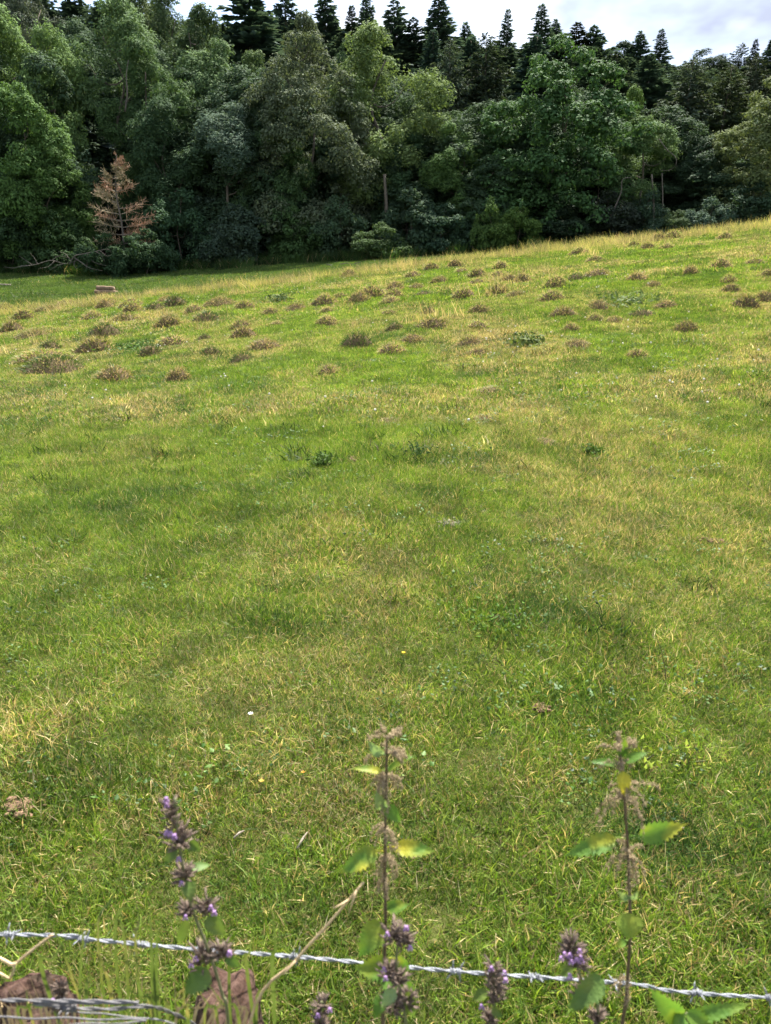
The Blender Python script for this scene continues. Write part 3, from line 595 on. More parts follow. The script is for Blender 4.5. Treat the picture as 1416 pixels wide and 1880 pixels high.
# ------------------------------------------------------------------ dead tree
def dead_tree():
    b = PY(228, 470, 53.5); z0 = float(H(b[0], 53.5)); top = PY(214, 284, 53.5); hh = top[2] - z0; g = np.random.default_rng(21)
    r = thing('dead_tree', (b[0], 53.5, z0), 'rust coloured dead tree with bare twigs against the dark wood', 'tree')
    tp = spline([[0, 0, -.3], [.05, 0, hh * .4], [-.15, 0, hh * .7], [top[0] - b[0], 0, hh]], 6); Geo().add(*tube(tp, np.linspace(.085, .018, len(tp)), 7)).obj('trunk', M_grey_bark, r, True)
    mr = plain('dead_red_twigs', (.25, .145, .085), (.42, .27, .17), 3, .8); mo = plain('dead_olive_twigs', (.20, .16, .09), (.38, .31, .19), 3, .8)
    mp_ = mpp(53.5, 380)
    for i in range(46):
        t = .22 + .77 * (i + g.random()) / 46; z = hh * t; j = int(np.argmin(abs(tp[:, 2] - z))); s = tp[j]
        a = g.random() * 6.283; ln = (58 * mp_) * (1.02 - ((t - .42) / .6) ** 2 if t > .42 else .55 + t) * (.6 + .5 * g.random()); ln = max(ln, .3)
        if t > .62: ln *= .75
        o = np.array([math.cos(a), math.sin(a), 0]); rise = (.12 + .85 * (t - .35)) * ln
        e = s + o * ln + [0, 0, rise]; m = s + o * ln * .55 + [0, 0, rise * .2]; P = bez(s, m, e, 7); B = Geo().add(*tube(P, np.linspace(.028, .006, 7), 4))
        tw = Geo(); n = 58; u = .2 + .8 * g.random(n); k = np.minimum((u * 6).astype(int), 5); f = (u * 6 - k)[:, None]; C = P[k] * (1 - f) + P[np.minimum(k + 1, 6)] * f
        d = unit(o * .8 + g.normal(size=(n, 3)) * .6 + [0, 0, .5]); L_ = (.15 + .45 * g.random(n))[:, None] * min(1, ln); sd = unit(np.cross(d, g.normal(size=(n, 3)))) * .014
        Vv = np.stack([C - sd, C + sd, C + d * L_ + sd * .4, C + d * L_ - sd * .4], 1).reshape(-1, 3); tw.add(Vv, np.arange(n)[:, None] * 4 + [0, 1, 2, 3])
        C2 = C + d * L_ * (.5 + .5 * g.random((n, 1))); tw.add(*leafquads(C2, g.normal(size=(n, 3)), .075 * (.6 + g.random(n)), g))
        red = (math.cos(a) > -.1 and t < .72) or (t > .86) or g.random() < .15
        br = B.obj('branch', M_pale, r); tw.obj('twig_spray', mr if red else mo, br)
    return r
dead_tree()
# fallen branches
def fallen(name, px, py, Y, lists, label, r0=.042):
    b = PY(px, py, Y); b[2] = float(H(b[0], Y)); r = thing(name, b, label, 'fallen branch')
    for i, pts in enumerate(lists):
        P = np.array([PY(x, y, Y + d) for x, y, d in pts]) - b; stick(P, r0 * pts[0][2] * 0 + (r0 if i < 3 else r0 * .6), r0 * .22, M_grey_bark, r, 'branch', 6)
fallen('fallen_branches', 130, 492, 51, [
 [(38, 489, 0), (65, 486, -.3), (95, 478, -.5), (120, 484, -.4), (150, 476, 0)], [(128, 484, 0), (138, 470, -.3), (155, 466, -.3), (175, 462, 0), (200, 458, .3), (209, 476, .3)], [(135, 472, 0), (150, 482, -.3), (165, 492, -.5), (188, 497, -.6)],
 [(70, 486, 0), (62, 472, 0), (55, 464, 0)], [(95, 479, 0), (108, 470, 0), (125, 473, 0)], [(160, 466, 0), (168, 478, -.2), (180, 484, -.3), (196, 488, -.3)], [(175, 462, 0), (186, 468, 0), (192, 480, 0)], [(140, 474, 0), (136, 486, -.2), (142, 494, -.4)],
 [(100, 480, 0), (88, 490, -.3), (70, 493, -.4)], [(40, 488, 0), (25, 492, 0), (8, 490, 0)], [(150, 470, 0), (160, 480, 0), (158, 494, -.3)], [(185, 461, 0), (196, 470, 0), (205, 468, 0)], [(118, 484, 0), (105, 488, -.2), (92, 496, -.4)], [(130, 478, 0), (120, 466, .2), (108, 462, .3)], [(60, 487, 0), (48, 478, .2), (36, 470, .3)]],
 'tangle of pale fallen branches at the left edge of the wood')
fallen('fallen_branch', 640, 491, 50.5, [[(600, 486, 0), (625, 489, 0), (645, 490, 0), (665, 487, 0)], [(640, 490, 0), (655, 483, 0), (664, 481, 0)], [(622, 488, 0), (635, 483, 0), (650, 486, 0)]], 'thin fallen branch at the right end of the shaded meadow', .05)
def pole():
    a = PY(-30, 518, 46.5); b = PY(19, 516, 46.5)
    for p in (a, b): p[2] = float(H(p[0], 46.5)) + .10
    tag(stick([a, (a + b) / 2, b], .06, .05, M_pale, None, 'fallen_pole', 8), 'pale pole lying on the meadow at the left photo edge', 'pole')
pole()
# log pile
def logs():
    b = PY(196, 540, 41.5); b[2] = float(H(b[0], 41.5)); ln = 40 * mpp(41.5, 540); me = plain('cut_wood', (.30, .21, .13), (.42, .31, .2), 20)
    for x, y, z, l, dx, lab in ((0, -.10, .12, ln, 0, 'front lower log of the small log stack on the meadow'), (0, .17, .12, ln * .92, .05, 'rear lower log of the small log stack on the meadow'), (0, .03, .33, ln * .86, -.03, 'top log of the small log stack on the meadow')):
        t = thing('log', b + [x + dx, y, z + .0], lab, 'log', 'logs stacked on the meadow'); t.rotation_euler = (0, random.uniform(.02, .06), random.uniform(-.06, .06) - .12)
        P = np.array([[-l / 2 + l * i / 5, .012 * math.sin(i * 2 + y * 9), .01 * math.cos(i * 3)] for i in range(6)]); Geo().add(*tube(P, [.12, .125, .118, .122, .115, .112], 12, False)).obj('bark', M_log, t, True)
        for s in (0, -1):
            p = P[s]; d = .006 * (1 if s else -1); V_, F_ = tube([p - [d, 0, 0], p + [d * .6, 0, 0]], .11, 12); Geo().add(V_, F_).obj('cut_end', me, t)
logs()

# ------------------------------------------------------------------ ant hills
DARKG = [(.045, .080, .014), (.095, .135, .022), (.165, .19, .04)]
MND = {'d': grass_mat('mound_dark', DARKG, (0, 0, 0), [(.17, .12, .06), (.34, .26, .14), (.50, .42, .25)], False, .45),
       't': grass_mat('mound_tan', GREENS, (0, 0, 0), [(.22, .155, .08), (.40, .31, .17), (.54, .45, .27)], False, .52),
       'r': grass_mat('mound_rusty', DARKG, (0, 0, 0), [(.20, .135, .07), (.37, .27, .15), (.50, .40, .25)], False, .5),
       'g': grass_mat('mound_green', [(.02, .05, .012), (.05, .095, .018), (.09, .14, .03)], (0, 0, 0), STRAW, False, .14)}
M_soil = plain('ant_hill_soil', (.055, .04, .022), (.12, .09, .05), 25, .95, .05, 0, .5)
def mound_geo(seed, rad=.4, ht=.245, n=1100):
    g = np.random.default_rng(seed); so = Geo(); nu, nv = 20, 7; V = [[0, 0, ht]]; F = []
    for i in range(1, nv + 1):
        for j in range(nu):
            a = 6.283 * j / nu; q = i / nv; rr = rad * q * (1 + .22 * (vnoise(math.cos(a) * 1.5 + seed, math.sin(a) * 1.5 + seed) - .5) * 2); V.append([rr * math.cos(a), rr * math.sin(a), ht * (1 - q ** 2.2) - .05 * q + .02 * (g.random() - .5)])
    so.add(V, [np.array([[0, 1 + j, 1 + (j + 1) % nu] for j in range(nu)]), np.array([[1 + i * nu + j, 1 + (i + 1) * nu + j, 1 + (i + 1) * nu + (j + 1) % nu, 1 + i * nu + (j + 1) % nu] for i in range(nv - 1) for j in range(nu)])])
    q = np.sqrt(g.random(n)) * 1.02; a = g.random(n) * 6.283; rr = rad * q * (1 + .22 * (vnoise(np.cos(a) * 1.5 + seed, np.sin(a) * 1.5 + seed) - .5) * 2)
    B = np.stack([rr * np.cos(a), rr * np.sin(a), ht * (1 - q ** 2.2) - .05 * q], 1); o = np.stack([np.cos(a), np.sin(a), 0 * a], 1)
    D = unit(o * (.15 + .7 * q[:, None]) + g.normal(size=(n, 3)) * .35 + [0, 0, .75]); ln = (.035 + .085 * g.random(n) ** 1.5)[:, None] * (1.25 - .5 * q[:, None]); w = (.006 + .006 * g.random(n))[:, None]
    S = unit(np.cross(D, g.normal(size=(n, 3)))); mid = B + D * ln * .5; tip = mid + unit(D + o * .5 - [0, 0, .35]) * ln * .55
    V = np.stack([B - S * w / 2, B + S * w / 2, mid + S * w * .42, mid - S * w * .42, tip], 1).reshape(-1, 3); i = np.arange(n)[:, None] * 5
    return so, Geo().add(V, [i + [0, 1, 2, 3], i + [3, 2, 4]])
MP = {}
for sd in range(6):
    so, gr = mound_geo(300 + sd) if sd < 4 else mound_geo(300 + sd, .62, .34, 2600)
    for k in MND: MP[k, sd] = (so.mesh('soil', M_soil, True) if k == 'd' else MP['d', sd][0], gr.mesh('tuft', MND[k]))
MOUNDS = [(90,572,45,'d'),(44,586,38,'t'),(125,561,30,'t'),(169,587,40,'t'),(193,565,32,'r'),(198,558,38,'t'),(241,564,38,'t'),(244,573,34,'t'),(229,590,42,'d'),(286,569,32,'g'),(307,555,40,'r'),(322,564,34,'g'),(405,561,52,'d'),(449,568,30,'t'),(356,575,30,'t'),(308,602,48,'d'),(380,590,36,'g'),(22,610,34,'d'),(63,620,58,'d'),(90,643,40,'g'),(191,616,44,'g'),(175,649,62,'d'),(319,636,62,'t'),(275,653,38,'g'),(76,666,98,'t'),(92,684,90,'g'),(207,698,68,'r'),(327,700,45,'r'),(444,603,40,'t'),(447,622,45,'r'),(484,643,60,'r'),(386,652,32,'g'),(446,665,45,'g'),(376,626,22,'g'),(7,568,25,'t'),
(661,554,40,'d'),(683,545,34,'t'),(726,534,32,'r'),(726,546,30,'t'),(766,531,26,'d'),(780,543,24,'g'),(760,509,30,'t'),(809,520,30,'d'),(719,557,32,'t'),(597,560,34,'t'),(545,569,32,'d'),(626,548,22,'t'),(602,576,26,'t'),(787,577,24,'g'),(800,603,60,'d'),(726,607,28,'g'),(760,628,42,'r'),(658,636,52,'g'),(719,650,48,'t'),(883,576,40,'d'),(878,603,42,'t'),(866,636,45,'r'),(883,651,34,'r'),(904,720,60,'t'),(917,539,28,'d'),(949,544,24,'d'),(853,548,34,'t'),(838,491,24,'r'),(793,497,26,'t'),(916,509,26,'t'),(878,509,30,'t'),(877,522,26,'t'),(920,495,26,'t'),(936,516,22,'d'),(602,685,46,'t'),(602,596,40,'t'),(510,598,24,'t'),(643,509,26,'t'),(497,577,26,'t'),(717,577,24,'t'),(849,500,22,'t'),
(1101,508,40,'r'),(1172,516,42,'r'),(1024,528,36,'t'),(1202,526,26,'d'),(1016,552,40,'t'),(1036,581,36,'d'),(1100,566,32,'d'),(1131,593,38,'d'),(1182,580,32,'g'),(1226,565,34,'r'),(1264,609,42,'d'),(1340,520,28,'t'),(1343,538,28,'d'),(1374,566,46,'d'),(1407,552,40,'d'),(960,520,32,'r'),(1058,515,24,'g'),(1190,457,22,'d'),(1227,457,24,'t'),(1165,453,18,'t'),(1108,447,22,'t'),(1095,480,24,'t'),(1066,467,28,'t'),(1389,486,30,'t'),(1327,493,40,'t'),(1269,503,24,'r'),(1061,637,36,'d'),(1172,658,40,'t'),(1095,588,24,'t'),(1209,443,26,'r'),(1286,453,20,'t'),(1239,438,24,'t'),(1333,438,20,'t'),(1338,427,20,'t'),(1051,609,28,'t'),(1412,508,24,'t'),(715,777,50,'r'),(895,770,50,'t'),(1000,815,62,'r'),(1305,722,45,'r')]
KN = dict(d='dark brown green', t='tan straw covered', r='rusty brown', g='dark green'); ORD = ['first', 'second', 'third', 'fourth', 'fifth', 'sixth', 'seventh', 'eighth', 'ninth', 'tenth', 'eleventh', 'twelfth', 'thirteenth', 'fourteenth', 'fifteenth', 'sixteenth', 'seventeenth', 'eighteenth', 'nineteenth', 'twentieth']
def band(y): return 'close under the right crest' if y < 500 else 'just below the crest' if y < 545 else 'in the upper belt' if y < 580 else 'in the middle belt' if y < 625 else 'in the lower belt' if y < 705 else 'low in the open field'
fam = {}
for m_ in MOUNDS: fam.setdefault((m_[3], band(m_[1])), []).append(m_)
for k in fam: fam[k].sort()
for i, (px, py, w, k) in enumerate(MOUNDS):
    c = ground(px, py, 31); L_ = fam[k, band(py)]; big = 'broad ' if w >= 55 else 'small ' if w < 30 else ''
    rank = L_.index((px, py, w, k)); lab = f'{big}{KN[k]} ant hill {band(py)}' + (f', {ORD[rank]} such from the left' if len(L_) > 1 else ', the only such one')
    wm = w * mpp(c[1], py); s = wm / .8 * (1.35 if w > 36 else 1.6); low = .38 if py > 705 else .75 if wm > .62 else 1.0
    r = thing('ant_hill', (c[0], c[1] + wm * .2, float(Hs(c[0], c[1])) - .01), lab, 'ant hill', 'ant hills scattered over the pasture'); r['kind'] = 'thing'
    g = random.Random(i); r.rotation_euler = (0, 0, g.random() * 6.283); bs = .645 if wm > .62 else 1.0; s *= bs; r.scale = (s, s * (.8 + .4 * g.random()), s * low * (.75 + .5 * g.random()))
    bigm = wm > .62; so, tu = MP[k, 4 + i % 2 if bigm else i % 4]; link('soil', so, r); link('tuft', tu, r)

# ------------------------------------------------------------------ foreground plants
def leafgeo(base, tip, width, nrm, curve=.12, stem=None, serr=1.0, fold=.25, n=9):
    base, tip = np.asarray(base, float), np.asarray(tip, float); ax = tip - base; ln = np.linalg.norm(ax); ax = ax / ln; nrm = np.asarray(nrm, float); nrm = unit(nrm - ax * np.dot(nrm, ax)); sd = np.cross(ax, nrm)
    V = []; m = 2 * n
    for i in range(m + 1):
        t = i / m; w = width / 2 * (math.sin(math.pi * min(1, t ** .62 + .03)) ** .75 if t < 1 else 0); w *= 1 + (.16 * serr if i % 2 else -.16 * serr); w = max(w, .0004)
        c = base + ax * ln * t + nrm * curve * ln * (math.sin(math.pi * t * .85) - .3 * t)
        back = ax * (-.04 * ln if i % 2 == 0 else 0)
        V += [c - sd * w + nrm * w * fold + back, c - sd * w * .5 + nrm * w * fold * .35, c, c + sd * w * .5 + nrm * w * fold * .35, c + sd * w + nrm * w * fold + back]
    F = [[i * 5 + j, i * 5 + j + 1, (i + 1) * 5 + j + 1, (i + 1) * 5 + j] for i in range(m) for j in range(4)]
    G = Geo().add(V, np.array(F))
    if stem is not None:
        st = np.asarray(stem, float); G.add(*tube(bez(st, (st + base) / 2 + [0, 0, .004], base, 5), .0008, 5))
    return G
def veg(name, a, b, y, trans=.45):
    m, t = mat(name); T = NT(t); tcn = T.n('ShaderNodeTexCoord'); oi = T.n('ShaderNodeObjectInfo')
    n = T.noise(28, 3, tcn.outputs['Object']); n2 = T.noise(160, 4, tcn.outputs['Object'])
    c = T.ramp(n, [(.35, a), (.6, b)]); f = T.n('ShaderNodeMapRange'); f.inputs[1].default_value = .45; f.inputs[2].default_value = .62
    T.l(T.noise(18, 2, tcn.outputs['Object']), f.inputs[0]); c = T.mix(T.math('MULTIPLY', f.outputs[0], oi.outputs['Alpha']), c, y)
    T.surf(c, .5, .3, trans, (n2, .6, .003)); return m
M_net = veg('nettle_leaf', (.075, .17, .025), (.14, .26, .04), (.50, .46, .05)); M_pl = veg('pale_leaf', (.16, .27, .12), (.22, .34, .17), (.3, .33, .08), .4)  # nettle yellow paints sunlight shining through the leaf into its colour
M_bas = veg('basil_leaf', (.065, .125, .028), (.11, .185, .04), (.2, .22, .04), .35)
M_stem = plain('nettle_stem', (.075, .045, .03), (.13, .095, .06), 60, .6, .3); M_gstem = plain('green_stem', (.10, .12, .05), (.17, .16, .085), 60, .6, .3)
M_cat = plain('seed_catkin', (.26, .20, .12), (.44, .35, .22), 200, .8, .1, .25); M_cal = plain('calyx', (.10, .07, .06), (.22, .17, .13), 150, .75, .15, .15)
M_pur = plain('purple_petal', (.33, .19, .43), (.47, .30, .55), 80, .5, .3, .3)
M_strw = plain('straw_stalk', (.36, .25, .13), (.55, .42, .25), 60, .6, .3); M_blade = veg('tall_blade', (.075, .12, .025), (.12, .17, .045), (.34, .28, .11), .4)
def stem(pix, Y, r0, r1, m, parent, org, nm='stem'):
    P = [PY(x, y, Y) for x, y in pix]; last = P[-1].copy(); gnd = last + [random.uniform(-.03, .03), .02, 0]; gnd[2] = float(Hs(gnd[0], gnd[1])) - .01
    P = spline(np.array(P + [(last * .5 + gnd * .5), gnd]), 6) - org
    return Geo().add(*tube(P, np.linspace(r1, r0, len(P)), 7)).obj(nm, m, parent, True)
def catkin(px, py, Y, spread, drop, org, parent, seed, n=8, up=0):
    g = np.random.default_rng(seed); G = Geo(); c = PY(px, py, Y) - org; k = mpp(Y, py)
    octV = np.array([[1, 0, 0], [-1, 0, 0], [0, 1, 0], [0, -1, 0], [0, 0, 1], [0, 0, -1.]]); octF = np.array([[0, 2, 4], [2, 1, 4], [1, 3, 4], [3, 0, 4], [2, 0, 5], [1, 2, 5], [3, 1, 5], [0, 3, 5]])
    for i in range(n):
        a = g.random() * 6.283; o = np.array([math.cos(a), math.sin(a) * .7, 0]); s = spread * k * (.4 + .8 * g.random()); d = drop * k * (.5 + .7 * g.random())
        e = c + o * s + [0, 0, -d + up * k * g.random()]; P = bez(c, c + o * s * .85 + [0, 0, .2 * s + up * k * .5], e, 9); G.add(*tube(P, .0004, 3, False))
        for q in range(32):
            t = .12 + .88 * g.random(); x = t * 8; j = min(int(x), 7); p = P[j] + (P[j + 1] - P[j]) * (x - j) + g.normal(size=3) * .0014; G.add(octV * (.0007 + .0007 * g.random()) * [1, 1, 1.3] + p, octF)
    return G.obj('seed_cluster', M_cat, parent)
def leaves(lst, Y, org, parent, m0, stempx, sw=1.0):
    for i, L_ in enumerate(lst):
        bx_, by_, tx, ty, w, dy = L_[:6]; kind = L_[6] if len(L_) > 6 else 'n'; b = PY(bx_, by_, Y + dy * .3) - org; t = PY(tx, ty, Y + dy) - org; k = mpp(Y, by_)
        face = L_[7] if len(L_) > 7 else (0, -.5, 1.0); s = None
        if stempx: s = PY(stempx(by_), by_ + 2, Y) - org
        G = leafgeo(b, t, w * k, face, .10, s); o = G.obj('leaf', {'n': m0, 'y': m0, 'p': M_pl}[kind], parent, True); o.color = (1, 1, 1, 1.0 if kind == 'y' else .4)
def sx(pix):
    pp = sorted((y, x) for x, y in pix); return lambda y: float(np.interp(y, [p[0] for p in pp], [p[1] for p in pp]))
FR = (0, -1, .25)
def nettle(pix, Y, label, lst, cats, seed):
    g0 = PY(*pix[-1], Y); org = np.array([g0[0], g0[1], float(Hs(g0[0], g0[1]))]); r = thing('nettle', org, label, 'nettle', 'nettles beside the wire')
    stem(pix, Y, .0028, .0013, M_stem, r, org); leaves(lst, Y, org, r, M_net, sx(pix))
    for i, c in enumerate(cats): catkin(c[0], c[1], Y, c[2], c[3], org, r, seed + i, *(c[4:]))
nettle([(711, 1352), (709, 1450), (707, 1600), (708, 1700), (703, 1880)], .72, 'stalked nettle with drooping leaves left of the other tall nettle',
 [(700, 1386, 674, 1358, 20, -.01, 'p', FR), (699, 1416, 643, 1412, 15, .0, 'y'), (714, 1412, 764, 1388, 14, 0, 'y'), (704, 1484, 690, 1450, 24, -.01, 'p', FR), (712, 1480, 738, 1512, 26, -.015, 'n', FR), (690, 1563, 624, 1604, 36, -.01, 'y', (-.2, -.75, .7)), (728, 1556, 802, 1564, 30, 0, 'y', (.1, -.7, .8)),
  (712, 1668, 754, 1660, 24, 0, 'y', (0, -.6, .7)), (700, 1694, 658, 1758, 44, -.02, 'n', (-.3, -.9, .35)), (716, 1774, 648, 1778, 42, -.01, 'n', (0, -.8, .6)), (716, 1786, 738, 1830, 44, -.03, 'n', FR), (722, 1790, 764, 1818, 34, -.01, 'n', FR), (702, 1826, 688, 1872, 26, -.02, 'y', FR), (724, 1760, 752, 1782, 24, .01, 'y', (0, -.7, .6))],
 [(710, 1356, 34, 0, 9, 18), (709, 1382, 40, 12, 9), (708, 1424, 34, 30, 8), (708, 1436, 30, 60, 7), (707, 1520, 34, 60, 9), (707, 1572, 30, 70, 8), (707, 1610, 22, 50, 6)], 500)
nettle([(1138, 1372), (1145, 1450), (1153, 1560), (1157, 1700), (1152, 1800), (1142, 1884)], .72, 'stalked nettle with two sunlit yellow side leaves nearer the right photo edge',
 [(1140, 1390, 1148, 1350, 18, 0, 'y', FR), (1130, 1402, 1082, 1400, 15, 0, 'n'), (1148, 1398, 1192, 1382, 18, 0, 'n'), (1143, 1418, 1146, 1462, 26, -.01, 'y', FR), (1126, 1540, 1034, 1572, 34, -.01, 'y', (-.2, -.75, .7)), (1178, 1536, 1264, 1512, 36, -.01, 'y', (.15, -.75, .7)),
  (1154, 1650, 1132, 1634, 16, -.01, 'p', FR), (1156, 1650, 1172, 1634, 14, -.01, 'p', FR), (1153, 1678, 1154, 1726, 50, -.02, 'n', FR), (1148, 1728, 1130, 1740, 14, 0, 'n')],
 [(1139, 1378, 44, 0, 12, 26), (1142, 1400, 36, 10, 9), (1145, 1440, 60, 20, 9), (1147, 1466, 52, 55, 10), (1154, 1562, 30, 0, 5, 14), (1154, 1574, 44, 70, 12), (1150, 1800, 26, 60, 7)], 540)
# low nettle at the lower right, mostly leaves
def young(pix, Y, label, lst, name='young_nettle'):
    g0 = PY(*pix[-1], Y); org = np.array([g0[0], g0[1], float(Hs(g0[0], g0[1]))]); r = thing(name, org, label, 'nettle', None)
    stem(pix, Y, .0026, .0012, M_gstem, r, org); leaves(lst, Y, org, r, M_net, None)
young([(1256, 1862), (1258, 1900)], .70, 'leafy nettle tip cut by the photo bottom at lower right', [(1246, 1868, 1188, 1808, 40, -.01, 'n', (-.3, -.7, .6)), (1250, 1866, 1238, 1912, 36, -.03, 'n', FR), (1262, 1860, 1318, 1894, 30, -.01, 'n', (.2, -.8, .5)), (1270, 1868, 1384, 1842, 26, 0, 'n', (0, -.6, .8)), (1252, 1856, 1232, 1884, 26, -.01, 'n', FR)])
def whorl(px, py, rad, Y, org, parent, seed, tallp=None):
    g = np.random.default_rng(seed); G = Geo(); k = mpp(Y, py); c = PY(px, py, Y) - org; r = rad * k; tz = (tallp or rad * .8) * k
    for i in range(46):
        a = g.random() * 6.283; el = g.random() * 1.3 - .25; d = np.array([math.cos(a) * math.cos(el), math.sin(a) * math.cos(el), math.sin(el)]); b = c + [0, 0, (g.random() - .5) * tz] + d * r * .15
        e = b + unit(d + [0, 0, .55]) * r * (.55 + .4 * g.random()); G.add(*tube([b, b * .45 + e * .55, e], [.0007, .0013, .0010], 5))
        for q in range(3):
            h = unit(d + g.normal(size=3) * .5 + [0, 0, .6]); G.add(*tube([e, e + h * .0032], [.0004, .0001], 3, False))
    return G.obj('flower_whorl', M_cal, parent)
def petals(px, py, Y, org, parent, seed):
    g = np.random.default_rng(seed); G = Geo(); c = PY(px, py, Y) - org; s = .0021 + .0007 * g.random()
    G.add(*blob(c + [0, -.001, .001], [s * .9, s * .8, s * .7], seed, .2, 8, 6)); G.add(*blob(c + [-.0018, -.002, -.0022], [s * .6, s * .4, s * .8], seed + 1, .2, 8, 6)); G.add(*blob(c + [.0018, -.002, -.0020], [s * .6, s * .4, s * .8], seed + 2, .2, 8, 6))
    return G.obj('flower', M_pur, parent, True)
def basil(pix, Y, label, wh, fl, lst, seed):
    g0 = PY(*pix[-1], Y); org = np.array([g0[0], g0[1], float(Hs(g0[0], g0[1]))]); r = thing('purple_flower', org, label, 'flower', 'purple flower spikes beside the wire')
    stem(pix, Y, .0022, .0013, M_gstem, r, org); W = []
    for i, w in enumerate(wh): W.append((w, whorl(w[0], w[1], w[2], Y, org, r, seed + i, w[3] if len(w) > 3 else None)))
    for i, (x, y) in enumerate(fl):
        p = min(W, key=lambda a: (a[0][0] - x) ** 2 + (a[0][1] - y) ** 2)[1]; petals(x, y, Y - .012, org, p, seed + 40 + 3 * i)
    leaves(lst, Y, org, r, M_bas, None)
basil([(321, 1466), (327, 1535), (338, 1600), (350, 1660), (385, 1750), (408, 1825), (420, 1884)], .70, 'tallest purple flower spike left of the dry stalk',
 [(316, 1500, 22, 70), (330, 1548, 34), (338, 1612, 26), (345, 1676, 22), (380, 1670, 28), (372, 1765, 34), (408, 1752, 26)],
 [(306, 1466), (307, 1476), (314, 1529), (307, 1527), (321, 1534), (329, 1575), (334, 1620), (388, 1664), (394, 1674), (341, 1682), (352, 1770), (422, 1748), (360, 1758)],
 [(322, 1556, 302, 1590, 20, -.01, 'n', FR), (348, 1545, 368, 1562, 22, 0, 'n', FR), (352, 1596, 388, 1588, 18, .02, 'n'), (348, 1618, 352, 1658, 28, -.02, 'n', FR), (384, 1682, 416, 1718, 34, -.01, 'n', FR), (345, 1690, 328, 1734, 20, .01, 'n', FR), (418, 1754, 442, 1776, 20, 0, 'y', FR), (380, 1780, 338, 1826, 44, -.02, 'n', FR)], 600)
basil([(738, 1702), (728, 1760), (735, 1820), (745, 1884)], .68, 'purple flower spike in front of the left nettle stem', [(722, 1722, 30), (740, 1730, 30), (716, 1788, 26), (732, 1800, 24), (722, 1850, 28), (748, 1838, 26)],
 [(711, 1713), (746, 1702), (753, 1738), (708, 1794), (705, 1778)], [(722, 1815, 700, 1850, 26, -.01, 'p', FR), (748, 1822, 760, 1868, 24, 0, 'n', FR)], 640)
basil([(1052, 1735), (1062, 1780), (1080, 1830), (1096, 1884)], .68, 'flowering purple spike above the wire left of the right nettle', [(1048, 1752, 30, 40), (1062, 1766, 26), (1074, 1826, 28), (1098, 1872, 22)],
 [(1030, 1758), (1046, 1752), (1064, 1744), (1058, 1760), (1048, 1764), (1066, 1756), (1046, 1790), (1068, 1762), (1036, 1750)], [(1104, 1796, 1040, 1854, 44, -.02, 'y', (-.2, -.85, .5)), (1052, 1778, 1028, 1790, 22, .01, 'n'), (1070, 1836, 1050, 1856, 20, 0, 'n')], 660)
basil([(906, 1772), (908, 1820), (905, 1884)], .68, 'purple flower spike rising to the wire left of the flowering one', [(906, 1790, 22, 40), (910, 1828, 24, 40), (898, 1874, 20)], [(884, 1846), (926, 1784), (902, 1776), (928, 1798)], [(895, 1822, 866, 1836, 20, .01, 'n'), (905, 1850, 925, 1868, 18, -.01, 'n', FR)], 680)
basil([(594, 1840), (590, 1884)], .68, 'short purple spike at the photo bottom right of the dry stalk', [(592, 1856, 22, 36), (588, 1884, 20)], [(606, 1852), (584, 1862)], [], 700)
basil([(112, 1812), (110, 1884)], .72, 'faded flower head above the splice of the lower wire', [(112, 1824, 18, 30), (108, 1850, 16)], [(98, 1836)], [], 720)

# dry stalks and tall blades
def stalk(pts, Y, r, label, lo=0):
    P = np.array([PY(x, y, Y + d) for x, y, d in pts]); last = P[-1].copy(); gnd = last.copy(); gnd += (P[-1] - P[-2]) * .6; gnd[2] = float(Hs(gnd[0], gnd[1])) - .01; P = np.vstack([P, (last + gnd) / 2 + [-.02, 0, -.02], gnd]); o = P[-1].copy()
    t = thing('dry_stalk', o, label, 'stalk', 'dry stalks beside the wire'); S = spline(P - o, 6); Geo().add(*tube(S, np.linspace(r * .55, r, len(S)), 7)).obj('stem', M_strw, t, True); return t, o
t, o = stalk([(668, 1620, 0), (600, 1700, 0), (545, 1762, 0), (457, 1884, 0)],   .70, .0023, 'long straw coloured stalk leaning across the top wire')
for a, b in (((655, 1634), (640, 1680)), ((640, 1652), (612, 1668)), ((545, 1762), (520, 1790))):
    p, q = PY(*a, .70) - o, PY(*b, .69) - o; Geo().add(*tube(bez(p, (p + q) / 2 + [0, -.004, .003], q, 5), [.0012, .0012, .001, .0008, .0004], 5)).obj('sheath', M_strw, t, True)
stalk([(97, 1716, 0), (62, 1742, 0), (28, 1770, 0), (-20, 1806, 0)], .70, .0026, 'tan stalk crossing the top wire at the left photo edge')
stalk([(28, 1768, 0), (20, 1795, 0), (-15, 1835, 0)], .69, .0022, 'short tan stalk below the left end of the top wire')
def bladegeo(pts, w):
    S = spline(pts, 5); n = len(S); t = np.linspace(0, 1, n); ww = w * np.minimum(1, (1 - t) * 2.2 + .05) / 2; T_ = unit(np.gradient(S, axis=0)); sd = unit(np.cross(T_, [.2, 1, .1])); nn = np.cross(sd, T_)
    V = np.stack([S - sd * ww[:, None] + nn * ww[:, None] * .5, S, S + sd * ww[:, None] + nn * ww[:, None] * .5], 1).reshape(-1, 3); F = [[i * 3 + j, i * 3 + j + 1, (i + 1) * 3 + j + 1, (i + 1) * 3 + j] for i in range(n - 1) for j in range(2)]
    return Geo().add(V, np.array(F))
